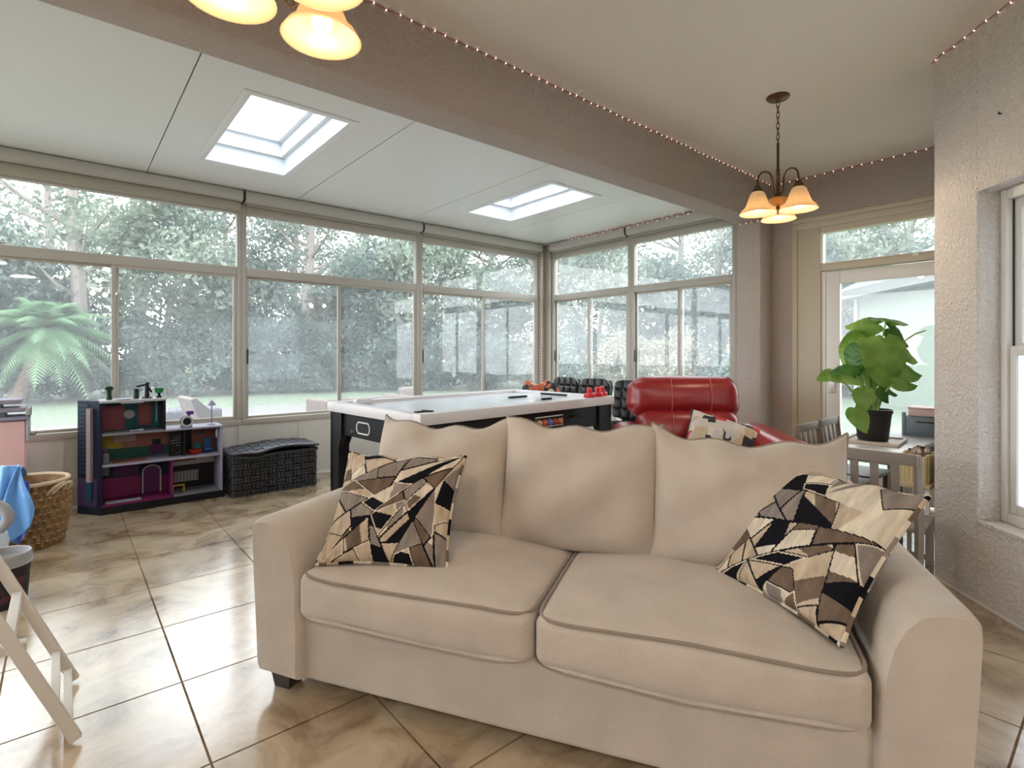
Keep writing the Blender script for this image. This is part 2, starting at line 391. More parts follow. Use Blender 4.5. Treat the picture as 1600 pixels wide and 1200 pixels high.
# ------------------------------------------------ skylights
for k, (x0, x1, y0, y1) in enumerate(SKY):
    root = sroot('window_%d' % (7+k), ['skylight nearer the doll house side of the ceiling', 'skylight above the games table near the corner'][k], 'skylight')
    mb = MB(); t = .045
    for a, b in (((x0-t, y0-t, ZC-.008), (x0, y1+t, ZC)), ((x1, y0-t, ZC-.008), (x1+t, y1+t, ZC)), ((x0, y0-t, ZC-.008), (x1, y0, ZC)), ((x0, y1, ZC-.008), (x1, y1+t, ZC))): mb.rbox(a, b, .003, 1)
    make('flange', mb, M_WHITE, root)
    mb = MB(); s = .012
    for q, (d, za, zb) in enumerate(((.004, ZC-.006, ZC+.13), (.035, ZC+.13, ZC+.24), (.07, ZC+.24, ZC+.28))):
        X0, X1, Y0, Y1 = x0+d, x1-d, y0+d, y1-d
        mb.box((X0-.05, Y0-.05, za), (X0+s*0, Y1+.05, zb)); mb.box((X1, Y0-.05, za), (X1+.05, Y1+.05, zb)); mb.box((X0, Y0-.05, za), (X1, Y0, zb)); mb.box((X0, Y1, za), (X1, Y1+.05, zb))
    make('shaft', mb, M_WHITE, root, smooth=0)
    make('pane', MB().box((x0+.07, y0+.07, ZC+.27), (x1-.07, y1-.07, ZC+.275)), M_SKYGLASS, root)
# ------------------------------------------------ door wall
dx = XS
root = sroot('trim_5', 'beige metal panels and transom around the glazed door', 'door surround')
mb = MB(); bar(mb, (dx+.0, 1.80, 0), (dx+.08, 2.02, 2.36)); bar(mb, (dx, .72, 2.25), (dx+.08, 1.80, 2.36)); bar(mb, (dx, .72, 1.915), (dx+.08, 1.80, 1.985))
mb.rbox((dx-.012, 1.99, 0), (dx, 2.035, 2.36), .004, 1); bar(mb, (dx-.015, .72, 2.36), (dx+.08, 2.03, 2.40))
mb.rbox((dx-.012, .72, 2.30), (dx, 2.0, 2.36), .004, 1)
make('panel', mb, M_BEIGE, root)
make('pane', MB().box((dx+.05, .72, 1.985), (dx+.055, 1.80, 2.25)), M_GLASS, root)
mb = MB(); bar(mb, (dx-.005, 1.78, 1.985), (dx+.06, 1.80, 2.25), .003); make('stop', mb, M_VINYL, root)
make('catch', MB().rbox((dx-.012, 1.10, 1.955), (dx, 1.14, 1.975), .003, 1), M_VINYL, root)
door = sroot('door_1', 'white glazed door behind the potted plant', 'door')
mb = MB(); D0, D1 = .85, 1.765
for a, b in (((dx+.02, 1.655, .02), (dx+.065, D1, 1.905)), ((dx+.02, D0, .02), (dx+.065, D0+.11, 1.905)), ((dx+.02, D0+.11, 1.80), (dx+.065, 1.655, 1.905)), ((dx+.02, D0+.11, .02), (dx+.065, 1.655, .22))): bar(mb, a, b)
make('leaf_frame', mb, M_VINYL, door)
make('pane', MB().box((dx+.04, D0+.11, .22), (dx+.045, 1.655, 1.80)), M_DOORGLASS, door)
mb = MB(); mb.rbox((dx+.0, 1.69, .86), (dx+.02, 1.735, 1.06), .006, 2); mb.tube([(dx+.01, 1.712, .99), (dx-.045, 1.712, .99), (dx-.05, 1.70, .985), (dx-.05, 1.60, .975)], .008, 8)
make('handle', mb, mat('nickel', (.75, .73, .7), .3, .9), door)
struct(make('trim_6', MB().box((dx+.02, .72, 0), (dx+.08, D0-.003, 1.91)).box((dx+.02, D1+.003, 0), (dx+.08, 1.80, 1.91)), M_VINYL), 'white door jambs', 'door frame')
struct(make('baseboard_right', MB().rbox((0, -.012, 0), (3.2, 0, .015), .003, 1, T=AW), M_VINYL), 'thin base line of the angled wall', 'baseboard')

# ------------------------------------------------ roller shades
M_CASS = mat('shade_cassette', (.47, .455, .43), .55)
M_SHADE = mat('shade_cloth', (.36, .34, .28), .7)
def shade(x0, x1, axis, label, roll=False):
    t = thing('roller_shade', label, 'roller shade', (0, YB, 0) if axis == 'x' else (XS, 0, 0), 0 if axis == 'x' else -PI/2, 'roller shades above the windows')
    if axis == 'y': x0, x1 = -x0, -x1
    pr = [(.0, 2.665), (-.085, 2.665), (-.10, 2.65), (-.10, 2.595), (-.09, 2.575), (-.07, 2.565), (0, 2.565)]
    T = Matrix(((0, 1, 0, 0), (1, 0, 0, 0), (0, 0, 1, 0), (0, 0, 0, 1)))
    fix_normals(make('cassette', MB().prism(pr, x0+.012, x1-.012, T=T), M_CASS, t, smooth=50))
    for x in (x0+.002, x1-.012): make('end_cap', MB().prism([(p[0]*1.02, p[1]) for p in pr], x, x+.010, T=T), M_DARK, t, smooth=0)
    mb = MB()
    if roll: mb.tube([(x0+.03, -.035, 2.525), (x1-.03, -.035, 2.525)], .045, 16)
    else: mb.tube([(x0+.03, -.03, 2.555), (x1-.03, -.03, 2.555)], .014, 10)
    make('shade_roll', mb, M_SHADE, t)
L_SH = ['grey roller shade cassette at the ceiling above the doll house window, its cloth roll showing', 'grey roller shade cassette above the window behind the woven trunk', 'grey roller shade cassette next to the corner on the long window wall']
shade(POSTS[1], POSTS[2], 'x', L_SH[0], True); shade(POSTS[2], POSTS[3], 'x', L_SH[1]); shade(POSTS[3], POSTS[4], 'x', L_SH[2])
shade(5.12, 3.84, 'y', 'grey roller shade cassette above the corner side window'); shade(3.84, 2.56, 'y', 'grey roller shade cassette meeting the beam above the side window')

# ------------------------------------------------ string lights
M_WIRE = mat('pink_wire', (.42, .16, .13), .6)
M_TINY = mat('tiny_bulb', (1, .8, .75), .4, emit=((1, .72, .62), 1.6))
tb = MB().ball((0, 0, 0), .0045, 6); tb_o = None
def strand(pts, n, label, drop=0, wig=.004):
    global tb_o
    t = thing('string_light', label, 'string light', pts[0], 0, 'strands of tiny lights along the walls')
    P = [Vector(p) - Vector(pts[0]) for p in pts]
    L = [0]
    for a, b in zip(P, P[1:]): L.append(L[-1] + (b-a).length)
    def pos(d):
        for i in range(len(P)-1):
            if d <= L[i+1] + 1e-9: return P[i].lerp(P[i+1], (d-L[i])/max(1e-9, L[i+1]-L[i]))
        return P[-1]
    Q = [pos(L[-1]*i/(n*2)) + Vector((random.uniform(-wig, wig), random.uniform(-wig, wig), random.uniform(-wig, wig))) for i in range(n*2+1)]
    make('wire', MB().tube(Q, .003, 5), M_WIRE, t)
    for i in range(n):
        q = Q[2*i+1] + Vector((0, 0, -drop*(1 if i % 2 else -.4) if drop else 0))
        if tb_o is None: tb_o = make('bulb', tb, M_TINY, t); tb_o.location = q
        else:
            c = tb_o.copy(); C.objects.link(c); c.parent = t; c.location = q
strand([(.9, 2.2, 2.757), (4.79, 2.2, 2.757)], 62, 'strand of tiny pink lights along the top of the long beam')
strand([(4.79, 2.2, 2.757), (5.035, 2.2, 2.757), (5.035, .73, 2.757)], 24, 'strand of tiny pink lights over the stucco above the glazed door')
e0 = AW @ Vector((0, -.012, 2.755)); e1 = AW @ Vector((1.2, -.012, 2.755))
strand([e0, e1], 18, 'strand of tiny pink lights at the ceiling on the coarse angled wall')
strand([(4.79, 2.42, 2.395), (4.79, 2.2, 2.395)], 4, 'short strand of tiny lights where the pillar meets the beam')
strand([(4.955, 5.235, 2.60), (4.955, 5.235, .75)], 46, 'hanging strand of tiny white lights down the sunroom corner post', 0, .002)
strand([(4.93, 4.75, 2.655), (4.93, 2.6, 2.655)], 34, 'strand of pink icicle lights on the ceiling edge above the side windows', .012)
# ================================================================== SOFA
M_SOFA = fabric('sofa_cloth', (.53, .458, .382), bump=.6, var=.13)
M_PIPE = fabric('sofa_piping', (.27, .215, .17))
M_LEG = mat('dark_wood', (.035, .022, .018), .4)
SM = Matrix.Translation((1.037, 1.133, 0)) @ Matrix.Rotation(math.radians(-60), 4, 'Z')
sofa = thing('sofa', 'large beige fabric sofa with three loose back cushions in the middle of the room', 'sofa', (1.037, 1.133, 0), math.radians(-60))
make('base', MB().rbox((-.86, .035, .058), (.86, .80, .30), .02, 3), M_SOFA, sofa)
make('back_frame', MB().rbox((-1.0, .66, .07), (1.0, .89, .74), .06, 4), M_SOFA, sofa)
prof = [(-.845, .068), (-.848, .36), (-.856, .44), (-.872, .51), (-.898, .565), (-.935, .60), (-.975, .612), (-1.02, .612), (-1.042, .606), (-1.054, .59), (-1.056, .56), (-1.048, .40), (-1.036, .22), (-1.03, .10), (-1.02, .075)]
def arm(sg):
    # rounded front edge: profile shrinks over the first centimetres
    n = len(prof); cx = sum(p[0] for p in prof)/n; cz = .34
    rows = []
    for y, k in ((.0, .90), (.006, .945), (.016, .975), (.03, .993), (.05, 1), (.3, 1), (.6, 1), (.84, 1), (.87, .98)):
        dxy = (1-k)*.2
        rows.append([(sg*(cx+(x-cx)*(1-dxy/.10*.5)), y, max(.068, cz+(z-cz)*(1-dxy/.27*.5))) for x, z in prof])
    mb = MB(); G = np.array(rows); mb.grid(G, wrap=True)
    mb.add(G[0], [tuple(range(n))]); mb.add(G[-1], [tuple(range(n))[::-1]])
    return fix_normals(make('arm', mb, M_SOFA, sofa, smooth=50))
arm(1); arm(-1)
def seat_def(V, h, off):
    x, y, z = V[:, 0]/h[0], V[:, 1]/h[1], V[:, 2]/h[2]
    V = V.copy()
    V[:, 2] += np.where(z > 0, .040*(1-np.abs(x)**2.5)*(1-np.abs(y)**2.2)*np.clip(z, 0, 1), 0)
    V[:, 2] += .006*np.sin(V[:, 0]*9+off)*np.clip(-y, 0, 1)*z
    V[:, 1] -= .014*(1-x**2)*np.clip(-y, 0, 1)*(1-z**2) + .006*(1-x**2)*np.clip(-y, 0, 1)
    return V
for i, (x0, x1) in enumerate(((-.842, -.004), (.004, .842))):
    a, b = (x0, -.012, .292), (x1, .66, .448)
    c = make('seat_cushion', MB().rbox(a, b, .035, 4, 24, deform=lambda V, h: seat_def(V, h, i*1.7)), M_SOFA, sofa, smooth=180)
    ctr = (np.array(a)+np.array(b))/2; h = (np.array(b)-np.array(a))/2
    for zz in (.9, -.86):
        loop = []
        for k in range(96):
            an = 2*PI*k/96; q = np.array([math.copysign(abs(math.cos(an))**.16, math.cos(an)), math.copysign(abs(math.sin(an))**.16, math.sin(an))])
            loop.append((q[0]*(h[0]-.004), q[1]*(h[1]-.004), zz*h[2]))
        lp = seat_def(np.array(loop), h, i*1.7) + ctr
        make('piping', MB().tube(lp, .0058, 6, closed=True), M_PIPE if zz > 0 else M_SOFA, c)

def pillow(mb, W, Hh, T, n=26, pinch=.07, a=.42, ph=0., wr=.01, ear=.0, m=0, top_sag=0.):
    """soft cushion: x across, z up, y through; returns the seam loop"""
    u = np.sin(np.linspace(-PI/2, PI/2, n)); U, Vv = np.meshgrid(u, u, indexing='ij')
    X = W/2*U*(1-pinch*(1-Vv**2)*U**2); Z = Hh/2*Vv*(1-pinch*(1-U**2)*Vv**2)
    Z = Z - top_sag*(1-U**2)*np.clip(Vv, 0, 1)**2 + ear*np.abs(U)**6*np.clip(Vv, 0, 1)**3
    P = np.clip((1-U**2)*(1-Vv**2), 0, 1)**a
    edge = np.abs(U)**8+np.abs(Vv)**8
    W1 = wr*np.sin(7*U+2*Vv+ph)*np.clip(Vv, 0, 1)**2 + wr*.7*np.sin(5*U-6*Vv+2*ph)
    Z = Z + .7*wr*np.sin(9*U+ph)*np.clip(Vv, 0, 1)**4
    wob = .5*wr*np.sin(8*U+3*Vv+ph)*edge
    F = np.stack([X, -T/2*P + W1*P + wob, Z], -1); Bk = np.stack([X, T/2*P + W1*P + wob, Z], -1)
    mb.grid(F[:, ::-1], m); mb.grid(Bk, m)
    loop = [F[i, 0] for i in range(n)] + [F[n-1, j] for j in range(1, n)] + [F[i, n-1] for i in range(n-2, -1, -1)] + [F[0, j] for j in range(n-2, 0, -1)]
    return loop
def soft(o, levels=1):
    import bmesh
    b = bmesh.new(); b.from_mesh(o.data); bmesh.ops.remove_doubles(b, verts=b.verts, dist=1e-4); bmesh.ops.recalc_face_normals(b, faces=b.faces); b.to_mesh(o.data); b.free()
    return o
for i, (cx, W, Hh, yaw, lean, sag) in enumerate(((-.59, .62, .475, .03, -.20, .03), (.005, .625, .50, .0, -.17, .018), (.60, .64, .475, -.03, -.22, .03))):
    mb = MB(); loop = pillow(mb, W, Hh, .25, 30, .045, .36, i*2.1, .015, .012, top_sag=sag)
    o = soft(make('back_cushion', mb, M_SOFA, sofa, (cx, .575+.01*i*(i-1)*-1, .68), (lean, .0, yaw), 180))
    make('piping', MB().tube(loop, .0055, 6, closed=True), M_PIPE, o)
for x, y in ((-.96, .08), (.96, .08), (-.96, .80), (.96, .80)):
    mb = MB(); V = [(-.045, -.045, .09), (.045, -.045, .09), (.045, .045, .09), (-.045, .045, .09), (-.032, -.032, 0), (.032, -.032, 0), (.032, .032, 0), (-.032, .032, 0)]
    mb.add(V, [(0, 1, 2, 3), (7, 6, 5, 4), (0, 4, 5, 1), (1, 5, 6, 2), (2, 6, 7, 3), (3, 7, 4, 0)])
    make('leg', mb, M_LEG, sofa, (x, y, 0), smooth=0)

# ------------------------------------------------ geometric throw pillows
def patch_pattern(seed, n_cells=54):
    """flat patchwork of straight-edged pieces in the unit square; returns a lookup"""
    r = random.Random(seed); polys = [[(-1, -1), (1, -1), (1, 1), (-1, 1)]]
    def area(p): return abs(sum(p[i][0]*p[(i+1) % len(p)][1]-p[(i+1) % len(p)][0]*p[i][1] for i in range(len(p))))/2
    while len(polys) < n_cells:
        polys.sort(key=area); p = polys.pop()
        cx = sum(q[0] for q in p)/len(p); cy = sum(q[1] for q in p)/len(p)
        a = r.choice([.35, .95, 1.55, 2.2, 2.75])+r.uniform(-.25, .25); nx, ny = math.cos(a), math.sin(a)
        d = (cx+r.uniform(-.12, .12))*nx+(cy+r.uniform(-.12, .12))*ny
        A, B = [], []
        for i in range(len(p)):
            q, s = p[i], p[(i+1) % len(p)]; dq = q[0]*nx+q[1]*ny-d; ds = s[0]*nx+s[1]*ny-d
            (A if dq >= 0 else B).append(q)
            if dq*ds < 0:
                t = dq/(dq-ds); c = (q[0]+t*(s[0]-q[0]), q[1]+t*(s[1]-q[1])); A.append(c); B.append(c)
        polys += [A, B]
    cols = []
    for p in polys:
        c = r.choices(range(5), (30, 22, 18, 16, 18))[0]; stripe = r.random() < .22
        cols.append((c, stripe, r.uniform(0, PI), r.choice([0, 1, 2, 3])))
    return polys, cols
PAL = [(.66, .58, .46), (.50, .40, .29), (.25, .21, .185), (.15, .105, .075), (.005, .005, .008)]
def pillow_mat():
    m = bpy.data.materials.new('patchwork_cloth'); m.use_nodes = True; nt = m.node_tree; N = nt.nodes; L = nt.links; b = N['Principled BSDF']
    at_ = N.new('ShaderNodeAttribute'); at_.attribute_name = 'patch'; tc = N.new('ShaderNodeTexCoord')
    nz = N.new('ShaderNodeTexNoise'); nz.inputs['Scale'].default_value = 40; nz.inputs['Detail'].default_value = 4
    mp = N.new('ShaderNodeMapping'); mp.inputs['Scale'].default_value = (1, 1, .22); L.new(tc.outputs['Object'], mp.inputs['Vector']); L.new(mp.outputs['Vector'], nz.inputs['Vector'])
    rp = N.new('ShaderNodeMapRange'); rp.inputs['From Min'].default_value = .3; rp.inputs['From Max'].default_value = .7; rp.inputs['To Min'].default_value = .75; rp.inputs['To Max'].default_value = 1.2; L.new(nz.outputs['Fac'], rp.inputs['Value'])
    mx = N.new('ShaderNodeMix'); mx.data_type = 'RGBA'; mx.blend_type = 'MULTIPLY'; mx.inputs['Factor'].default_value = 1
    L.new(at_.outputs['Color'], mx.inputs['A']); L.new(rp.outputs['Result'], mx.inputs['B']); L.new(mx.outputs['Result'], b.inputs['Base Color'])
    b.inputs['Roughness'].default_value = .9; b.inputs['Specular IOR Level'].default_value = .15
    return m
M_PATCH = pillow_mat()
def throw_pillow(label, W, Hh, T, M, seed, group='patchwork throw pillows on the sofa'):
    root = thing('throw_pillow', label, 'pillow', group=group); root.matrix_world = M
    n = 200; mb = MB(); loop = pillow(mb, W, Hh, T, n, .09, .40, seed, .006)
    o = make('cover', mb, M_PATCH, root, smooth=180)
    polys, cols = patch_pattern(seed)
    me = o.data; nf = len(me.polygons); c = np.empty(nf*3); me.polygons.foreach_get('center', c); c = c.reshape(-1, 3)
    X = c[:, 0]/(W/2); Z = c[:, 2]/(Hh/2)
    col = np.tile(np.array(PAL[0]), (nf, 1)); edge = np.full(nf, 9.)
    for p, (k, st, ang, alt) in zip(polys, cols):
        P = np.array(p); ins = np.ones(nf, bool); dm = np.full(nf, 9.)
        for i in range(len(P)):
            a, b = P[i], P[(i+1) % len(P)]; e = b-a; l = np.hypot(*e)+1e-9
            d = (e[0]*(Z-a[1])-e[1]*(X-a[0]))/l; ins &= d > -1e-6; dm = np.minimum(dm, d)
        cc = np.tile(np.array(PAL[k]), (nf, 1))
        if st:
            s = (X*math.cos(ang)+Z*math.sin(ang))*4.2; q = np.floor(s) % 2 == 0; cc[q] = PAL[(k+2+alt % 2) % 5]
        col[ins] = cc[ins]
        hard = ins & (dm < .014) & (alt < 2); col[hard] = PAL[4]
        lightl = ins & (dm < .016) & (alt == 3); col[lightl] = PAL[0]
    at_ = me.attributes.new('patch', 'FLOAT_COLOR', 'FACE'); at_.data.foreach_set('color', np.concatenate([col, np.ones((nf, 1))], 1).ravel().astype('f'))
    soft_keep(o)
    t = make('piping', MB().tube(loop[::2], .007, 6, closed=True), M_PATCH, root)
    me = t.data; nf = len(me.polygons); cols2 = np.array([list(PAL[[0, 3, 1, 4, 0, 2][(i//54) % 6]])+[1] for i in range(nf)], 'f')
    at2 = me.attributes.new('patch', 'FLOAT_COLOR', 'FACE'); at2.data.foreach_set('color', cols2.ravel())
    return root
def soft_keep(o): return o
def basis(o, ex, ez):
    ex = Vector(ex).normalized(); ez = Vector(ez); ez = (ez-ex*ez.dot(ex)).normalized(); ey = ez.cross(ex)
    return Matrix(((ex.x, ey.x, ez.x, o[0]), (ex.y, ey.y, ez.y, o[1]), (ex.z, ey.z, ez.z, o[2]), (0, 0, 0, 1)))
throw_pillow('patchwork throw pillow lying back against the left sofa arm and cushion', .47, .43, .15, SM @ basis((-.605, .225, .632), (.43, .085, .0), (-.02, .21, .27)), 11)
throw_pillow('patchwork throw pillow tipped on its corner against the right sofa arm', .46, .46, .15, SM @ basis((.765, .33, .645), (.236, -.30, .0), (.20, .16, .29)), 23)

# ================================================================== RECLINER
def leather(name, col, rough=.32):
    return mat(name, col, rough, bump=(160, .08, .003), var=(5, .18), spec=.6)
M_RED = leather('red_leather', (.26, .012, .014))
M_REDST = mat('seam_thread', (.55, .12, .10), .6)
rc = thing('recliner', 'plump red leather recliner armchair beside the games table', 'armchair', (3.39, 1.99, 0), math.radians(-45))
def puff(V, h, k=.05, wr=.006, f=22):
    x, y, z = V[:, 0]/h[0], V[:, 1]/h[1], V[:, 2]/h[2]; V = V.copy()
    V[:, 1] -= k*(1-x**2)*(1-z**2); V[:, 0] *= 1-.03*z
    V[:, 2] += .25*k*(1-x**2)*z
    V[:, 1] += wr*np.sin(V[:, 2]*f+V[:, 0]*9)*np.abs(x)**3
    V[:, 2] += wr*1.2*np.sin(V[:, 0]*f*1.6)*np.abs(x)**3
    return V
make('base', MB().rbox((-.40, -.38, .06), (.40, .42, .34), .03, 3), M_RED, rc)
make('seat', MB().rbox((-.31, -.46, .30), (.31, .30, .52), .07, 4, 10), M_RED, rc, smooth=180)
T = Matrix.Translation((0, .36, .70)) @ Matrix.Rotation(-.20, 4, 'X')
lb = make('lower_back', MB().rbox((-.39, -.14, -.26), (.37, .10, .07), .09, 5, 14, T=T, deform=puff), M_RED, rc, smooth=180)
T2 = Matrix.Translation((0, .42, .862)) @ Matrix.Rotation(-.14, 4, 'X')
hb = make('headrest', MB().rbox((-.44, -.165, -.150), (.385, .12, .145), .10, 6, 18, T=T2, deform=lambda V, h: puff(V, h, .045, .008, 26)), M_RED, rc, smooth=180)
for x in (-.135, .15):
    pts = []
    for k in range(13):
        a = -1.15+k*2.3/12; pts.append(T2 @ Vector((x, -.213+.10*(1-math.cos(a)), .165*math.sin(a)/math.sin(1.15)*.86)))
    make('seam', MB().tube(pts, .0028, 5), M_REDST, hb)
    make('seam', MB().tube([T @ Vector((x, -.19, -.2)), T @ Vector((x, -.195, -.1)), T @ Vector((x, -.185, .02))], .0028, 5), M_REDST, lb)
for sg in (-1, 1):
    def adef(V, h, sg=sg):
        x, y, z = V[:, 0]/h[0], V[:, 1]/h[1], V[:, 2]/h[2]; V = V.copy()
        V[:, 2] += .03*(1-x**2)*np.clip(z, 0, 1) - .035*y*np.clip(z, 0, 1)*-1*.4
        V[:, 1] += .007*np.sin(V[:, 2]*70)*np.clip(-y, 0, 1)**3*np.clip(z+.2, 0, 1)
        return V
    a = make('arm', MB().rbox((sg*.46-.145, -.52, .45), (sg*.46+.145, .34, .645), .105, 5, 14, deform=adef), M_RED, rc, smooth=180)
    make('side_panel', MB().rbox((sg*.45-.11, -.46, .06), (sg*.45+.11, .36, .52), .03, 3), M_RED, rc)
    make('front_disc', MB().lathe([(.001, 0), (.06, .0), (.075, .012), (.078, .03)], 20, T=Matrix.Translation((sg*.46, -.502, .55)) @ Matrix.Rotation(PI/2, 4, 'X') @ Matrix.Diagonal((1.25, 1, -1, 1))), M_RED, a, smooth=180)
M_SCREEN = None
def print_mat(name, cols, scale):
    m = bpy.data.materials.new(name); m.use_nodes = True; nt = m.node_tree; N = nt.nodes; L = nt.links; b = N['Principled BSDF']
    tc = N.new('ShaderNodeTexCoord'); v = N.new('ShaderNodeTexVoronoi'); v.distance = 'CHEBYCHEV'; v.inputs['Scale'].default_value = scale
    L.new(tc.outputs['Object'], v.inputs['Vector']); sp = N.new('ShaderNodeSeparateColor'); L.new(v.outputs['Color'], sp.inputs[0])
    rp = N.new('ShaderNodeValToRGB'); rp.color_ramp.interpolation = 'CONSTANT'; e = rp.color_ramp.elements
    e[0].color = (*cols[0], 1); e[0].position = 0
    e[1].color = (*cols[1], 1); e[1].position = 1/len(cols)
    for i, c in enumerate(cols[2:]): q = e.new((i+2)/len(cols)); q.color = (*c, 1)
    L.new(sp.outputs[0], rp.inputs['Fac']); L.new(rp.outputs['Color'], b.inputs['Base Color']); b.inputs['Roughness'].default_value = .85
    return m
M_PRINT = print_mat('scene_print', [(.55, .50, .45), (.02, .02, .03), (.45, .42, .40), (.45, .03, .03), (.5, .46, .42), (.05, .05, .06), (.45, .36, .24)], 14)
RM = Matrix.Translation((3.39, 1.99, 0)) @ Matrix.Rotation(math.radians(-45), 4, 'Z')
mb = MB(); loop = pillow(mb, .48, .42, .18, 28, .05, .4, 3, .005)
ps = thing('throw_pillow', 'round-cornered printed pillow with red and black blocks on the red recliner', 'pillow'); ps.matrix_world = RM @ basis((.13, -.08, .575), (1, -.25, -.28), (.1, .55, .7))
soft(make('cover', mb, M_PRINT, ps, smooth=180)); make('piping', MB().tube(loop, .006, 6, closed=True), M_DARK, ps)

# ================================================================== GAMES TABLE
M_BLK = mat('black_laminate', (.006, .006, .007), .5, spec=.25)
M_RAIL = mat('white_rail', (.66, .64, .64), .35)
M_PLAY = mat('white_playfield', (.78, .82, .88), .18)
M_CHR = mat('chrome', (.75, .75, .77), .2, 1.)
gt = thing('games_table', 'black and white air hockey games table in front of the corner windows', 'games table', (2.565, 3.44, 0), math.radians(4.5))
W2, D2 = 1.0, .61
mb = MB()
for a, b in (((-W2, -D2, .765), (W2, -D2+.09, .835)), ((-W2, D2-.09, .765), (W2, D2, .835)), ((-W2, -D2+.09, .765), (-W2+.09, D2-.09, .835)), ((W2-.09, -D2+.09, .765), (W2, D2-.09, .835))): mb.rbox(a, b, .006, 1)
make('rail', mb, M_RAIL, gt)
make('playfield', MB().box((-W2+.09, -D2+.09, .77), (W2-.09, D2-.09, .808)), M_PLAY, gt)
mb = MB()
for k in range(40):
    a0, a1 = 2*PI*k/40, 2*PI*(k+1)/40
    mb.add([(.14*math.cos(a0), .14*math.sin(a0), .8085), (.146*math.cos(a0), .146*math.sin(a0), .8085), (.146*math.cos(a1), .146*math.sin(a1), .8085), (.14*math.cos(a1), .14*math.sin(a1), .8085)], [(0, 1, 2, 3)])
mb.box((-.003, -D2+.09, .808), (.003, D2-.09, .8086))
make('line_marking', mb, mat('pale_blue_line', (.55, .62, .75), .3), gt, smooth=0)
for sg in (-1, 1): make('goal_slot', MB().rbox((sg*(W2-.09)-.006, -.16, .81), (sg*(W2-.09)+.006, .16, .828), .003, 1), M_BLK, gt)
mb = MB(); mb.box((-W2+.05, -D2+.04, .60), (W2-.05, -D2+.065, .767)); mb.box((-W2+.05, D2-.065, .60), (W2-.05, D2-.04, .767)); mb.box((-W2+.04, -D2+.065, .60), (-W2+.065, D2-.065, .767)); mb.box((W2-.065, -D2+.065, .60), (W2-.04, D2-.065, .767)); mb.box((-W2+.065, -D2+.065, .60), (W2-.065, D2-.065, .615))
make('apron', mb, M_BLK, gt, smooth=0)
for sx in (-1, 1):
    for sy in (-1, 1):
        x, y = sx*(W2-.085), sy*(D2-.095); mb = MB()
        # L-shaped leg with a shallow shoulder under the apron
        t1, t2 = .022, .15
        ox, oy = sx*(W2-.02), sy*(D2-.02)
        mb.prism([(ox, 0), (ox-sx*.11, 0), (ox-sx*.13, .12), (ox-sx*.13, .50), (ox-sx*.17, .60), (ox-sx*.17, .765), (ox, .765)], oy, oy-sy*.045)
        T = Matrix(((0, 1, 0, 0), (1, 0, 0, 0), (0, 0, 1, 0), (0, 0, 0, 1)))
        mb.prism([(oy, 0), (oy-sy*.11, 0), (oy-sy*.13, .12), (oy-sy*.13, .50), (oy-sy*.17, .60), (oy-sy*.17, .765), (oy, .765)], ox, ox-sx*.045, T=T)
        fix_normals(make('leg', mb, M_BLK, gt, smooth=0))
def octring(w_, h_, c, r):
    return [(-w_+c, 0, -h_), (w_-c, 0, -h_), (w_, 0, -h_+c), (w_, 0, h_-c), (w_-c, 0, h_), (-w_+c, 0, h_), (-w_, 0, h_-c), (-w_, 0, -h_+c)]
T = Matrix.Translation((-W2+.036, .13, .675)) @ Matrix.Rotation(-PI/2, 4, 'Z')
cr = make('coin_return', MB().add([tuple(p) for p in octring(.085, .036, .022, 0)], [tuple(range(8))], T=T), mat('recess_black', (.004, .004, .004), .8), gt, smooth=0)
make('ring', MB().tube([T @ Vector(p) for p in octring(.088, .039, .022, 0)], .005, 6, closed=True), M_VINYL, cr)
make('lock', MB().lathe([(.001, .012), (.012, .012), (.015, 0)], 12, T=Matrix.Translation((-W2+.04, .30, .635)) @ Matrix.Rotation(-PI/2, 4, 'Y')), M_CHR, gt)
for x in (-.27, .52): make('drawer_pull', MB().rbox((x-.06, -D2+.015, .69), (x+.06, -D2+.04, .712), .006, 1), M_BLK, gt)
T = Matrix.Translation((.20, -D2+.036, .685))
br = make('ball_return', MB().box((-.15, -.001, -.032), (.15, .004, .032), T=T), mat('recess_black', (.004, .004, .004), .8), gt)
make('ring', MB().tube([T @ Vector(p) for p in [(-.155, 0, -.037), (.155, 0, -.037), (.155, 0, .037), (-.155, 0, .037)]], .0045, 6, closed=True), M_VINYL, br)
make('scorer', MB().rbox((-W2+.16, D2-.16, .808), (-W2+.30, D2-.10, .85), .008, 2).box((-W2+.19, D2-.1605, .82), (-W2+.27, D2-.1595, .84)), M_RAIL, gt)
GM = Matrix.Translation((2.565, 3.44, 0)) @ Matrix.Rotation(math.radians(4.5), 4, 'Z')
# balls lying in the return tray
bc = [((.55, .36, .25), 'cream and orange ball first in the tray of the games table'), ((.55, .12, .05), 'orange-brown ball in the tray of the games table'), ((.12, .20, .50), 'blue ball between the others in the tray of the games table'), ((.45, .06, .03), 'red ball in the tray of the games table'), ((.45, .20, .08), 'amber ball last in the tray of the games table')]
for k, (c, lb_) in enumerate(bc):
    tag(make('ball', MB().ball((0, 0, 0), .027, 14), mat('ball_%d' % k, c, .15), None, GM @ Vector((.075+.06*k, -D2+.03, .680)), smooth=180), lb_, 'ball', 'balls in the return tray')
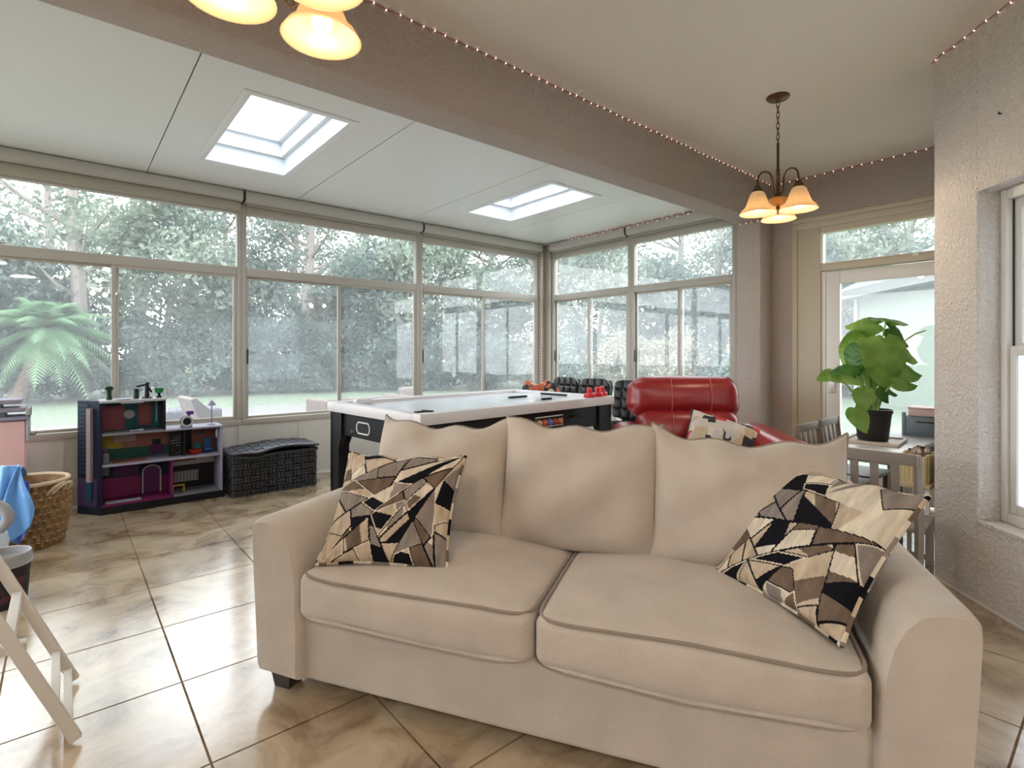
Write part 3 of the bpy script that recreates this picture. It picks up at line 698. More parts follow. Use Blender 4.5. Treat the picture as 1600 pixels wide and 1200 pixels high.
# red strikers on the far right corner of the rail
def striker(p, label):
    t = thing('striker', label, 'air hockey striker', p, 0, 'red strikers on the games table')
    make('base', MB().lathe([(.001, 0), (.045, 0), (.048, .006), (.047, .026), (.040, .032), (.034, .028), (.001, .028)], 24), mat('red_plastic', (.62, .025, .05), .35), t)
    make('knob', MB().lathe([(.020, .026), (.018, .040), (.022, .055), (.024, .068), (.017, .080), (.001, .083)], 20), mat('red_plastic', (.62, .025, .05), .35), t)
for x, y, l_ in ((.72, -.555, 'red air hockey striker nearest the middle of the table rail'), (.845, -.545, 'red air hockey striker between the two others on the rail'), (.945, -.52, 'red air hockey striker at the corner of the table rail')): striker(GM @ Vector((x, y, .835)), l_)
for x, y, l_ in ((.30, .06, 'slim black bar lying on the far half of the white playfield'), (.33, -.25, 'slim black bar lying nearer the rail on the white playfield')):
    tag(make('pusher_bar', MB().rbox((-.11 if y > 0 else -.06, -.012, 0), (.11 if y > 0 else .06, .012, .016), .004, 1), M_BLK, None, GM @ Vector((x+.2, y, .809)), (0, 0, .08)), l_, 'bar', 'black bars on the playfield')
pk = thing('cue_rest', 'small black angular piece at the near corner of the white table', 'cue rest', GM @ Vector((-.90, -.50, .835)), .1)
make('plate', MB().rbox((-.06, -.018, 0), (.06, .018, .008), .003, 1), M_BLK, pk); make('prong', MB().rbox((.02, -.04, .0), (.05, .05, .009), .003, 1), M_BLK, pk)

# ================================================================== BLACK TUFTED CHAIRS
M_VIN = mat('black_vinyl', (.005, .005, .006), .4, spec=.35)
M_STEEL = mat('dark_steel', (.06, .06, .065), .35, .8)
def tuft_panel(mb, w_, h_, t, nx, nz, T):
    n = 8; U = np.linspace(-1, 1, nx*n+1); Vv = np.linspace(-1, 1, nz*n+1); U, Vv = np.meshgrid(U, Vv, indexing='ij')
    bump = (np.abs(np.sin(PI*(U+1)/2*nx))*np.abs(np.sin(PI*(Vv+1)/2*nz)))**.22
    cr_ = np.clip((np.abs(U)**6+np.abs(Vv)**6), 1, 2); U = U/cr_**.22; Vv = Vv/cr_**.22
    F = np.stack([w_/2*U, -t*.65-t*.32*bump, h_/2*Vv], -1); B_ = np.stack([w_/2*U, np.full_like(U, t*.6), h_/2*Vv], -1)
    mb.grid(F[:, ::-1], 0, T); mb.grid(B_, 0, T)
    for a, b in ((F[0], B_[0]), (B_[-1], F[-1]), (B_[:, 0], F[:, 0]), (F[:, -1], B_[:, -1])): mb.grid(np.stack([a, b]), 0, T)
def black_chair(loc, rz, label):
    t = thing('side_chair', label, 'chair', loc, rz, 'black tufted chairs along the side windows')
    mb = MB(); tuft_panel(mb, .42, .42, .05, 4, 4, Matrix.Translation((0, .20, .70)) @ Matrix.Rotation(-.16, 4, 'X')); soft(make('backrest', mb, M_VIN, t, smooth=60))
    mb = MB(); tuft_panel(mb, .43, .42, .06, 4, 4, Matrix.Translation((0, -.02, .45)) @ Matrix.Rotation(-PI/2, 4, 'X')); soft(make('seat', mb, M_VIN, t, smooth=60))
    for sx in (-1, 1):
        make('leg', MB().tube([(sx*.20, -.20, .42), (sx*.205, -.22, .2), (sx*.21, -.25, 0)], .011, 8), M_STEEL, t)
        make('leg', MB().tube([(sx*.20, .16, .42), (sx*.205, .2, .2), (sx*.21, .24, 0)], .011, 8), M_STEEL, t)
        make('back_post', MB().tube([(sx*.17, .15, .42), (sx*.17, .215, .55), (sx*.17, .255, .85)], .010, 8), M_STEEL, t)
    make('seat_frame', MB().tube([(-.2, -.2, .42), (.2, -.2, .42), (.2, .17, .42), (-.2, .17, .42)], .010, 8, closed=True), M_STEEL, t)
    return t
ch = black_chair((4.45, 4.50, 0), -PI/2-.05, 'black tufted chair nearest the sunroom corner, clothing draped on its seat')
dup(ch, (4.45, 4.02, 0), -PI/2, 'black tufted chair between two others, behind the red strikers')
dup(ch, (4.42, 3.46, 0), -PI/2+.12, 'black tufted chair partly behind the red recliner, ring on its seat')
# garment on the first chair
m_or = print_mat('orange_black_print', [(.40, .08, .03), (.012, .012, .012), (.48, .33, .25), (.015, .015, .015), (.45, .11, .04)], 9)
gb = thing('jacket', 'crumpled orange, black and cream jacket on the corner black chair', 'clothing', (4.28, 4.52, .485), .3)
def crumple(seed, sx, sy, sz, n=26):
    r = np.random.default_rng(seed); a = np.linspace(-1, 1, n); U, Vv = np.meshgrid(a, a, indexing='ij')
    Zz = np.zeros_like(U)
    for _ in range(7):
        k = r.uniform(1.5, 5, 2); p = r.uniform(0, 6, 2); Zz += r.uniform(.2, .6)*np.sin(k[0]*U+p[0])*np.sin(k[1]*Vv+p[1])
    rr = np.clip(1-(np.abs(U)**3+np.abs(Vv)**3)*.7, 0, 1)**.6
    top = np.stack([sx*U*(1-.15*Vv**2), sy*Vv*(1-.12*U**2), sz*rr*(1+.45*Zz)], -1); top[..., 2] = np.maximum(top[..., 2], 0); return top
g = crumple(4, .27, .27, .30); mb = MB(); mb.grid(g); b_ = g.copy(); b_[..., 2] = -.004; mb.grid(b_[:, ::-1])
make('cloth', mb, m_or, gb, smooth=180)
rg = tag(make('metal_ring', MB().tube([(.08*math.cos(2*PI*k/28), .08*math.sin(2*PI*k/28), 0) for k in range(28)], .016, 8, closed=True), mat('pale_metal', (.45, .43, .4), .3, .6), None, (4.28, 3.47, .522), smooth=180), 'pale ring lying on the seat of the black chair behind the recliner', 'ring')
# ================================================================== DOLL HOUSE
def pm(name, c, r=.5): return mat(name, tuple(x*.48 for x in c), r, spec=.2)
NAVY = pm('toy_navy', (.012, .018, .05)); PINK = pm('toy_pink', (.52, .14, .20)); TEAL = pm('toy_teal', (.03, .22, .26)); BLACKT = pm('toy_black', (.012, .012, .016), .35)
PURP = pm('toy_purple', (.15, .03, .16)); MAG = pm('toy_magenta', (.32, .03, .16)); YEL = pm('toy_yellow', (.62, .43, .05)); CORAL = pm('toy_coral', (.55, .22, .20)); GREEN = pm('toy_green', (.03, .16, .12))
LAV = pm('toy_lavender', (.55, .52, .66)); GREYT = pm('toy_grey', (.33, .33, .37)); WHT = pm('toy_white', (.75, .75, .78)); REDT = pm('toy_red', (.60, .05, .03)); BLUET = pm('toy_blue', (.04, .15, .42)); SALM = pm('toy_salmon', (.50, .20, .16)); LPINK = pm('toy_pale_pink', (.72, .50, .48))
DH = thing('doll_house', 'black and colourful open-fronted doll house standing against the low window wall', 'doll house', (.20, 4.96, 0))
def dpart(name, boxes, m, sm=0):
    mb = MB()
    for a, b in boxes: mb.rbox(a, b, .002, 1)
    return make(name, mb, m, DH, smooth=sm)
dpart('base', [((.0, -.01, 0), (.83, .25, .055))], BLACKT)
dpart('side_panel', [((.0, 0, .055), (.018, .25, .83))], NAVY)
dpart('side_panel', [((.80, 0, .055), (.818, .25, .585))], LAV)
dpart('side_panel', [((.398, 0, .60), (.416, .25, .83))], BLACKT)
dpart('divider', [((.455, .02, .07), (.467, .24, .35))], MAG)
dpart('divider', [((.54, .02, .37), (.552, .24, .585))], BLACKT)
dpart('floor_panel', [((.018, .0, .055), (.455, .25, .07))], MAG)
dpart('floor_panel', [((.467, .0, .055), (.80, .25, .07))], GREYT)
dpart('floor_panel', [((.018, 0, .35), (.80, .25, .367))], LAV)
dpart('floor_panel', [((.018, 0, .583), (.416, .25, .60))], GREYT)
dpart('roof_panel', [((.0, -.006, .828), (.42, .25, .845))], WHT)
dpart('roof_panel', [((.416, -.006, .583), (.824, .25, .598))], LAV)
dpart('toy_or_fill_light', [((.13, .0, .818), (.27, .02, .828))], WHT)
# printed back walls, one per room
def wall(rects, x0, x1, z0, z1):
    mb = MB(); mats = []
    def q(a, b, c, d, m, y):
        if m not in mats: mats.append(m)
        mb.box((a, y, c), (b, .243, d), mats.index(m))
    for k, r in enumerate(rects): q(*r, .240-.0012*k)
    return make('printed_wall', mb, mats, DH, smooth=0)
wall([(.018, .398, .60, .828, TEAL), (.02, .17, .60, .79, PINK), (.05, .15, .785, .80, BLACKT), (.255, .345, .62, .80, PINK), (.272, .33, .64, .785, CORAL), (.375, .385, .64, .81, WHT)], .018, .4, .6, .83)
o = make('printed_disc', MB().lathe([(.001, 0), (.036, 0), (.036, .004)], 24, T=Matrix.Translation((.20, .236, .715)) @ Matrix.Rotation(PI/2, 4, 'X')), WHT, DH)
wall([(.018, .54, .367, .583, CORAL), (.018, .15, .45, .583, YEL), (.10, .33, .50, .583, LPINK), (.24, .46, .45, .583, SALM), (.018, .54, .367, .45, GREEN), (.33, .43, .38, .455, PURP), (.35, .41, .455, .50, BLACKT)], 0, 0, 0, 0)
wall([(.018, .455, .07, .35, MAG), (.018, .27, .22, .35, NAVY), (.10, .26, .235, .335, PURP), (.025, .07, .245, .32, GREYT), (.27, .455, .20, .35, NAVY)], 0, 0, 0, 0)
mb = MB(); arc = [(-.05, 0), (.05, 0)] + [(.05*math.cos(a), .17+.05*math.sin(a)) for a in np.linspace(0, PI, 12)]
mb.prism(arc, .205, .232, T=Matrix.Translation((.345, 0, .075))); fix_normals(make('arch_door', mb, PURP, DH, smooth=0))
mb = MB().tube([Vector((.345+px*1.2, .203, .075+pz)) for px, pz in [(-.05, 0)]+[(.05*math.cos(a), .17+.05*math.sin(a)) for a in np.linspace(PI, 0, 14)]+[(.05, 0)]], .006, 6)
make('door_trim', mb, WHT, DH)
wall([(.467, .80, .07, .35, BLACKT), (.467, .80, .26, .35, WHT), (.467, .66, .295, .35, REDT), (.48, .68, .12, .21, GREYT)], 0, 0, 0, 0)
mb = MB()
for i in range(8):
    for j in range(4): mb.box((.485+i*.024, .230, .125+j*.021), (.494+i*.024, .234, .138+j*.021), 0)
make('dotted_print', mb, WHT, DH, smooth=0)
wall([(.552, .80, .367, .583, SALM), (.552, .63, .367, .583, BLACKT)], 0, 0, 0, 0)
make('wall_clock', MB().tube([(.70+.02*math.cos(a), .23, .525+.02*math.sin(a)) for a in np.linspace(0, 2*PI, 20)[:-1]], .005, 6, closed=True), GREYT, DH)
make('mirror', MB().tube([(.785+.0*k, .06+.018*math.cos(a), .53+.034*math.sin(a)) for k, a in enumerate(np.linspace(0, 2*PI, 20)[:-1])], .007, 6, closed=True), WHT, DH)
dpart('lattice_screen', [((.45, .10, .367), (.54, .112, .583))]+[], BLACKT)
mb = MB()
for j in range(9): mb.tube([(.455+.04*(1+math.sin(j)), .098, .385+.021*j), (.53, .098, .39+.021*j)], .003, 5)
make('screen_print', mb, GREYT, DH)
dpart('floor_mat', [((.08, .02, .367), (.30, .20, .370))], SALM); dpart('floor_mat', [((.04, .02, .07), (.26, .10, .074))], WHT)
mb = MB().rbox((.025, .10, .367), (.065, .20, .44), .004, 1)
for k in range(6): mb.tube([(.045, .15, .44), (.045+.02*math.cos(k), .15+.02*math.sin(k), .47), (.045+.035*math.cos(k), .15+.03*math.sin(k), .465)], .004, 5)
make('planter_print', mb, GREYT, DH)
# tower on the left flank
mb = MB(); poly = [(.0, .0), (-.12, .18), (-.10, .25), (.0, .25)]
V = [(x, y, z) for z in (.0, .845) for x, y in poly]
mb.add(V, [(3, 2, 1, 0), (4, 5, 6, 7), (0, 1, 5, 4), (1, 2, 6, 5), (2, 3, 7, 6), (3, 0, 4, 7)])
tw = fix_normals(make('tower', mb, NAVY, DH, smooth=0))
nrm = Vector((-.18, -.12, 0)).normalized(); tdir = Vector((-.12, .18, 0)).normalized()
def tower_box(mb, s0, s1, z0, z1, d):
    a = tdir*s0; b = tdir*s1
    mb.add([a+Vector((0, 0, z0)), b+Vector((0, 0, z0)), b+nrm*d+Vector((0, 0, z0)), a+nrm*d+Vector((0, 0, z0)), a+Vector((0, 0, z1)), b+Vector((0, 0, z1)), b+nrm*d+Vector((0, 0, z1)), a+nrm*d+Vector((0, 0, z1))], [(0, 3, 2, 1), (4, 5, 6, 7), (0, 1, 5, 4), (1, 2, 6, 5), (2, 3, 7, 6), (3, 0, 4, 7)])
mb = MB()
for k in range(17):
    z = .80-.031*k; tower_box(mb, .11+.02*(k % 2), .20, z, z+.018, .004)
make('brick_print', mb, pm('toy_mid_blue', (.03, .075, .16)), tw, smooth=0)
mb = MB(); tower_box(mb, .02, .21, .06, .27, .003); make('shaft_base', mb, pm('toy_violet', (.10, .06, .16)), tw, smooth=0)
mb = MB(); tower_box(mb, .06, .10, .245, .79, .022); make('lift_tube', mb, pm('toy_tube', (.60, .48, .46), .3), tw, smooth=0)
mb = MB(); tower_box(mb, .055, .105, .10, .245, .02); make('lift_car', mb, pm('toy_teal_dark', (.03, .11, .17), .3), tw, smooth=0)
# ---- toys standing on or in it
def toy(name, label, cat, p, grp=None): return thing(name, label, cat, p, 0, grp)
DG = pm('bottle_green', (.015, .06, .025), .3)
t = toy('toy_figure', 'dark green toy figure with a flared head at the left of the doll house roof', 'toy', (.265, 5.08, .845))
make('body', MB().lathe([(.001, 0), (.02, 0), (.018, .02), (.015, .045), (.017, .07)], 14), DG, t); make('head', MB().lathe([(.015, .07), (.028, .078), (.03, .092), (.022, .104), (.001, .104)], 14), DG, t)
t = toy('toy_bottle', 'short dark green toy bottle in the middle of the doll house roof', 'toy', (.435, 5.08, .845))
make('body', MB().lathe([(.001, 0), (.02, 0), (.02, .045), (.017, .052)], 14), DG, t); make('cap', MB().lathe([(.019, .05), (.019, .068), (.012, .078), (.001, .08)], 14), BLACKT, t)
t = toy('toy_tap', 'black toy tap with a long lever on the doll house roof', 'toy', (.505, 5.08, .845))
make('base', MB().lathe([(.001, 0), (.036, 0), (.036, .008), (.018, .012), (.015, .05), (.012, .125), (.001, .125)], 16), BLACKT, t)
make('lever', MB().tube([(.015, 0, .115), (-.02, -.005, .105), (-.07, -.01, .095)], .008, 8).tube([(.0, 0, .10), (.03, 0, .045)], .008, 8), BLACKT, t)
t = toy('toy_cup', 'bright green toy cup on a dark stand at the right of the doll house roof', 'toy', (.585, 5.08, .845))
make('stand', MB().lathe([(.001, 0), (.022, 0), (.02, .012), (.01, .02), (.012, .036)], 14), BLACKT, t); make('bowl', MB().lathe([(.012, .034), (.028, .042), (.034, .075), (.031, .075), (.024, .046), (.001, .044)], 18), pm('toy_leaf_green', (.04, .30, .10), .3), t)
t = toy('toy_plate', 'flat white toy plate lying on the doll house roof', 'toy', (.355, 5.02, .845)); make('dish', MB().lathe([(.001, 0), (.035, 0), (.05, .006), (.047, .008), (.001, .004)], 20), WHT, t)
t = toy('toy_washing_machine', 'round purple and white toy machine on the lower doll house roof', 'toy', (.765, 5.03, .598))
Tm = Matrix.Translation((0, -.02, .05)) @ Matrix.Rotation(PI/2, 4, 'X') @ Matrix.Rotation(.0, 4, 'Z')
make('drum', MB().lathe([(.001, -.04), (.042, -.04), (.045, 0), (.040, .02), (.001, .02)], 24, T=Tm), PURP, t); make('ring', MB().lathe([(.030, .022), (.044, .022), (.044, .03), (.03, .03), (.03, .022)], 24, T=Tm), WHT, t); make('porthole', MB().lathe([(.001, .023), (.028, .021)], 20, T=Tm), BLACKT, t)
make('base', MB().rbox((-.04, -.03, 0), (.04, .03, .016), .004, 1), LAV, t); make('lid', MB().rbox((.0, -.03, .102), (.05, .02, .13), .006, 2).tube([(.02, 0, .09), (.02, 0, .105)], .008, 8), pm('toy_bright_purple', (.20, .03, .38)), t)
t = toy('toy_umbrella', 'small pale lavender toy parasol on the lower doll house roof', 'toy', (.955, 5.06, .598))
make('base', MB().lathe([(.001, 0), (.03, 0), (.03, .006), (.001, .008)], 16), LAV, t); make('pole', MB().tube([(0, 0, .005), (0, 0, .2)], .004, 6), GREYT, t); make('canopy', MB().lathe([(.001, .207), (.012, .198), (.028, .178), (.034, .162), (.03, .164), (.001, .196)], 8), LAV, t, smooth=0)
t = toy('toy_bowl', 'glossy red toy bowl seat in the upper right room of the doll house', 'toy', (.83, 5.05, .367)); make('cushion', MB().lathe([(.001, 0), (.03, 0), (.048, .02), (.05, .034), (.04, .04), (.001, .032)], 20), REDT, t); make('back', MB().lathe([(.001, .0), (.03, .0), (.03, .01), (.001, .01)], 18, T=Matrix.Translation((.02, .04, .06)) @ Matrix.Rotation(PI/2, 4, 'X')), TEAL, t)
t = toy('toy_chair', 'tall blue toy chair in the upper right room of the doll house', 'toy', (.925, 5.06, .367)); make('backrest', MB().rbox((-.03, .01, 0), (.03, .025, .12), .012, 3), BLUET, t); make('seat', MB().rbox((-.03, -.04, .02), (.03, .012, .045), .01, 2), BLUET, t)
t = toy('toy_stool', 'thin yellow toy stool frame in the lower right room of the doll house', 'toy', (.72, 5.02, .07)); make('frame', MB().tube([(-.05, 0, .06), (.03, 0, .06), (.03, 0, 0)], .006, 6).tube([(-.05, 0, .06), (-.05, 0, 0)], .006, 6).tube([(-.05, .03, .06), (.03, .03, .06), (.03, .03, 0)], .006, 6), YEL, t); make('seat', MB().rbox((-.052, -.004, .058), (.034, .034, .064), .002, 1), YEL, t)
t = toy('toy_brush', 'small white toy piece lying in the top room of the doll house', 'toy', (.42, 5.0, .60)); make('handle', MB().tube([(-.03, 0, .006), (.03, .01, .006)], .005, 6), WHT, t); make('head', MB().rbox((.02, -.01, .0), (.055, .02, .014), .004, 1), WHT, t)

# ================================================================== WOVEN TRUNK
M_WEAVE = mat('black_weave', (.018, .019, .022), .32, spec=.6, bump=(90, .15, .003), var=(40, .35))
tr = thing('storage_trunk', 'black woven storage trunk with a warped lid between doll house and games table', 'trunk', (1.075, 4.85, 0))
TW, TD, TH = .68, .36, .335
def weave(mb, w_, h_, nu, nv, T, d=.016):
    du, dv = w_/nu, h_/nv
    for i in range(nu):
        for j in range(nv):
            hor = (i+j) % 2 == 0; a = (i+.5)*du; b = (j+.5)*dv; hw = du*(.62 if hor else .40); hh = dv*(.40 if hor else .62)
            lines = 3 if True else 1
            for q in range(2):
                if hor: x0, x1, y0, y1 = a-hw, a+hw, b-hh+q*hh, b-hh+q*hh+hh*.94
                else: x0, x1, y0, y1 = a-hw+q*hw, a-hw+q*hw+hw*.94, b-hh, b+hh
                x0, x1, y0, y1 = max(x0, 0), min(x1, w_), max(y0, 0), min(y1, h_)
                xm, ym = (x0+x1)/2, (y0+y1)/2; e = .75
                P = [(x0, y0, 0), (x1, y0, 0), (x1, y1, 0), (x0, y1, 0)]; top = [(xm+(x-xm)*e, ym+(y-ym)*e, d if hor else d*.75) for x, y, _ in P]
                mb.add(P+top, [(4, 5, 6, 7), (0, 1, 5, 4), (1, 2, 6, 5), (2, 3, 7, 6), (3, 0, 4, 7)], 0, T)
mb = MB(); mb.rbox((0, 0, .0), (TW, TD, .02), .005, 1)
mb.box((0, 0, 0), (TW, .012, TH)); mb.box((0, TD-.012, 0), (TW, TD, TH)); mb.box((0, .012, 0), (.012, TD-.012, TH)); mb.box((TW-.012, .012, 0), (TW, TD-.012, TH))
weave(mb, TW, TH, 10, 6, Matrix(((1, 0, 0, 0), (0, 0, -1, 0), (0, 1, 0, 0), (0, 0, 0, 1))))
weave(mb, TD, TH, 5, 6, Matrix(((0, 0, -1, 0), (-1, 0, 0, TD), (0, 1, 0, 0), (0, 0, 0, 1))))
weave(mb, TD, TH, 5, 6, Matrix(((0, 0, 1, TW), (1, 0, 0, 0), (0, 1, 0, 0), (0, 0, 0, 1))))
make('body', mb, M_WEAVE, tr, smooth=30)
make('rim', MB().tube([(x, -.012, TH-.022*math.exp(-((x-.17)/.09)**2)) for x in np.linspace(-.01, TW+.012, 40)], .012, 8).tube([(-.012, y, TH) for y in np.linspace(0, TD, 8)], .012, 8).tube([(TW+.012, y, TH) for y in np.linspace(0, TD, 8)], .012, 8), M_WEAVE, tr)
mb = MB(); sub = MB()
def lidz(x, y): return .052*math.exp(-((x-.68)/.22)**2)*0 + .020*math.sin(x*5.2-.6) - .020*math.exp(-((x-.2)/.1)**2)*(1-y/TD)
weave(sub, TW+.03, TD+.03, 11, 6, Matrix.Translation((-.015, -.02, 0)), .012)
V = np.vstack(sub.v); V[:, 2] += [TH+.035+lidz(x, y) for x, y in V[:, :2]]
mb.add(V, sub.f)
g = np.array([[(x, y, TH+.034+lidz(x, y)) for y in np.linspace(-.02, TD+.01, 8)] for x in np.linspace(-.015, TW+.015, 40)]); mb.grid(g); g2 = g.copy(); g2[..., 2] -= .012; mb.grid(g2[:, ::-1])
for e in (0, -1): mb.grid(np.stack([g[:, e], g2[:, e]])); mb.grid(np.stack([g[e], g2[e]]))
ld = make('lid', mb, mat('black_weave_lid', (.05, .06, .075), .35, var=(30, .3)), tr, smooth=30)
make('lid_edge', MB().tube([tuple(p) for p in g[:, 0]], .011, 8).tube([tuple(p) for p in g[0]], .011, 8).tube([tuple(p) for p in g[-1]], .011, 8), M_WEAVE, ld)
make('yellow_tag', MB().lathe([(.001, 0), (.012, 0), (.012, .006), (.001, .006)], 12, T=Matrix.Translation((-.004, .05, .23)) @ Matrix.Rotation(-PI/2, 4, 'Y')), pm('toy_olive', (.35, .30, .04)), tr)

# ================================================================== SEAGRASS BASKET, CLOTH, BIN
M_SEA = mat('seagrass', (.25, .145, .06), .8, bump=(70, .9, .006), var=(28, .6))
M_ROPE = mat('pale_rope', (.58, .45, .32), .8, bump=(60, .6, .006), var=(40, .2))
bs = thing('basket', 'brown woven seagrass basket with a pale rim holding blue cloth', 'basket', (-.18, 4.50, 0))
nth, nz_ = 168, 66; mb = MB(); G = []; G2 = []
for j in range(nz_+1):
    t_ = j/nz_; z = .40*t_; r0 = .175+.045*math.sin(min(1, t_*1.25)*PI/2)-.012*t_; row = []; row2 = []
    for k in range(nth):
        a = 2*PI*k/nth; ph = (int(t_*9) % 2)*PI; c = math.cos(14*a*2+ph)
        rr = r0 + .015*c*abs(math.sin(t_*9*PI))**.5 + .002*math.sin(56*a+60*t_)
        row.append((rr*math.cos(a), rr*math.sin(a), z)); row2.append(((r0-.016)*math.cos(a), (r0-.016)*math.sin(a), max(z, .01)))
    G.append(row); G2.append(row2)
mb.grid(np.array(G), wrap=True); mb.grid(np.array(G2)[::-1], wrap=True)
mb.lathe([(.001, 0), (.178, 0)], 48); mb.lathe([(.001, .012), (.17, .012)], 48)
make('body', mb, M_SEA, bs, smooth=60)
make('rim', MB().tube([(.206*math.cos(a), .206*math.sin(a), .402) for a in np.linspace(0, 2*PI, 49)[:-1]], .012, 8, closed=True), M_ROPE, bs)
mb = MB()
for j in range(1, 9):
    z = .4*j/9
    for k in range(28):
        a = 2*PI*(k+.5*(j % 2))/28; r0 = .175+.045*math.sin(min(1, j/9*1.25)*PI/2)-.012*j/9+.004
        mb.tube([(r0*math.cos(a-.04), r0*math.sin(a-.04), z), ((r0+.002)*math.cos(a), (r0+.002)*math.sin(a), z+.002), (r0*math.cos(a+.04), r0*math.sin(a+.04), z)], .003, 4)
make('binding', mb, M_ROPE, bs)
for a0 in (-.75, -.75+PI):
    d = Vector((math.cos(a0), math.sin(a0), 0)); s_ = Vector((-d.y, d.x, 0))
    for q in (-.012, .012):
        make('handle', MB().tube([d*(.205+q*.5)+s_*(.052*math.cos(a)+q)+Vector((0, 0, .335+.0*q))+d*.055*math.sin(a)+Vector((0, 0, .06*math.sin(a))) for a in np.linspace(0, PI, 16)], .009, 8), M_ROPE, bs)
def drape(name, label, pts_fn, m, n=44, thick=.004, cat='cloth', parent=None):
    a = np.linspace(0, 1, n); g = np.array([[pts_fn(u, v) for v in a] for u in a]); mb = MB(); mb.grid(g)
    du = np.gradient(g, axis=0); dv = np.gradient(g, axis=1); N_ = np.cross(du, dv); N_ /= np.linalg.norm(N_, axis=2, keepdims=True)+1e-9
    g2 = g-N_*thick; mb.grid(g2[:, ::-1])
    for e in (0, -1): mb.grid(np.stack([g[:, e], g2[:, e]])); mb.grid(np.stack([g[e], g2[e]]))
    o = make(name, mb, m, parent, smooth=180); return o
M_BLUE = mat('blue_satin', (.13, .36, .74), .38, sheen=.4, bump=(16, .25, .02)); M_BLUE2 = mat('blue_tulle', (.12, .18, .58), .6, bump=(30, .3, .01))
cl = thing('cloth', 'shiny blue cloth hanging over the front edge of the seagrass basket', 'cloth', (-.18, 4.50, 0))
def f1(u, v):
    # v: from inside the basket over the rim and down; u: across
    th = -2.02+(u-.5)*1.0; th += .10*math.sin(v*6+u*9)
    L = v*.62
    if v < .35: r = .06+.15*(v/.35); z = .44+.10*math.sin(v/.35*PI/2)*(1-.5*(u-.5)**2)-.02*v
    else:
        q = (v-.35)/.65; r = .215+.060*math.sin(q*PI*.8)+.03*q; z = .525-.34*q*(1-.25*math.cos(u*5)) 
    r += .016*math.sin(u*23+v*5)*min(1, v*2) + .008*math.sin(u*41)
    return (r*math.cos(th), r*math.sin(th), z)
drape('satin', None, f1, M_BLUE, parent=cl)
def f2(u, v):
    th = -1.78+(u-.5)*.62; q = v; r = .222+.028*math.sin(q*PI*.7)+.014*math.sin(u*19+v*4)+.012; z = .44-.30*q*(1-.2*math.sin(u*7))
    return (r*math.cos(th), r*math.sin(th), z)
drape('tulle', None, f2, M_BLUE2, n=36, parent=cl)
make('eyelet', MB().tube([Vector((-.18+.0, 0, 0))*0+Vector((.305*math.cos(-2.1)+.016*math.cos(a), .305*math.sin(-2.1)-.012, .36+.016*math.sin(a))) for a in np.linspace(0, 2*PI, 17)[:-1]], .004, 6, closed=True), mat('blue_ring', (.10, .28, .62), .3), cl)
o = thing('cloth_bundle', 'dusty mauve cloth bundle inside the seagrass basket', 'cloth', (-.16, 4.56, .22)); g = crumple(9, .13, .13, .13); mb = MB(); mb.grid(g); b_ = g.copy(); b_[..., 2] = -.004; mb.grid(b_[:, ::-1]); make('cloth', mb, mat('mauve_cloth', (.22, .12, .16), .8), o, smooth=180)
bn = thing('bin', 'small black patterned bin with a white inner lid on the tiles by the basket', 'bin', (-.225, 3.50, 0))
make('body', MB().lathe([(.001, 0), (.085, 0), (.092, .02), (.105, .20), (.102, .20), (.088, .02), (.001, .012)], 32), print_mat('speckled_black', [(.012, .012, .014), (.02, .016, .018), (.012, .012, .014), (.10, .02, .03), (.012, .012, .012), (.014, .014, .018), (.02, .02, .02)], 34), bn)
make('lid', MB().lathe([(.107, .195), (.110, .225), (.106, .248), (.098, .246), (.094, .215), (.06, .208), (.001, .206)], 32), WHT, bn)
make('rim', MB().tube([(.1075*math.cos(a), .1075*math.sin(a), .196) for a in np.linspace(0, 2*PI, 33)[:-1]], .005, 6, closed=True), WHT, bn)
wt = thing('plastic_toy', 'white plastic toy with an oval hole at the frame edge in front of the basket', 'toy', (-.30, 3.92, 0))
ov = [(.085*math.cos(a), .0, .33+.075*math.sin(a)) for a in np.linspace(0, 2*PI, 29)[:-1]]
make('ring', MB().tube(ov, .026, 10, closed=True, T=Matrix.Rotation(-.5, 4, 'Z')), WHT, wt)
make('body', MB().lathe([(.001, 0), (.10, 0), (.115, .03), (.10, .12), (.08, .15), (.09, .2), (.08, .245), (.05, .26), (.001, .26)], 24, T=Matrix.Translation((-.01, .0, 0))), mat('pale_blue_plastic', (.60, .70, .82), .35), wt)

# ================================================================== WHITE A-FRAME, PINK STAND
M_WOODW = mat('white_wood', (.68, .64, .58), .45, bump=(30, .08, .003))
ez = thing('easel', 'white wooden A-frame easel with slatted feet at the left edge of the picture', 'easel', (.03, 2.31, 0))
def plank(a, b, wy, t, mb, up=(0, 1, 0)):
    a, b = Vector(a), Vector(b); d = (b-a); L = d.length; d.normalize(); y = Vector(up); n_ = d.cross(y).normalized(); y = n_.cross(d)
    M = Matrix(((d.x, y.x, n_.x, a.x), (d.y, y.y, n_.y, a.y), (d.z, y.z, n_.z, a.z), (0, 0, 0, 1)))
    mb.rbox((0, -wy/2, -t/2), (L, wy/2, t/2), .003, 1, T=M)
lean = -.42
def ep(z): return lean*z
for y in (-.195, .195):
    mb = MB(); plank((.0, y, .012), (ep(1.05), y, 1.05), .022, .032, mb); make('leg', mb, M_WOODW, ez)
    mb = MB(); plank((-.90, y, .012), (ep(1.05), y, 1.05), .022, .032, mb); make('leg', mb, M_WOODW, ez)
for z in (.045, .12):
    mb = MB(); mb.rbox((ep(z)-.012, -.185, z-.018), (ep(z)+.012, .185, z+.018), .003, 1); make('rung', mb, M_WOODW, ez)
for z in (.36,):
    mb = MB(); mb.rbox((ep(z)-.014, -.185, z-.02), (ep(z)+.012, .185, z+.02), .003, 1); make('rung', mb, M_WOODW, ez)
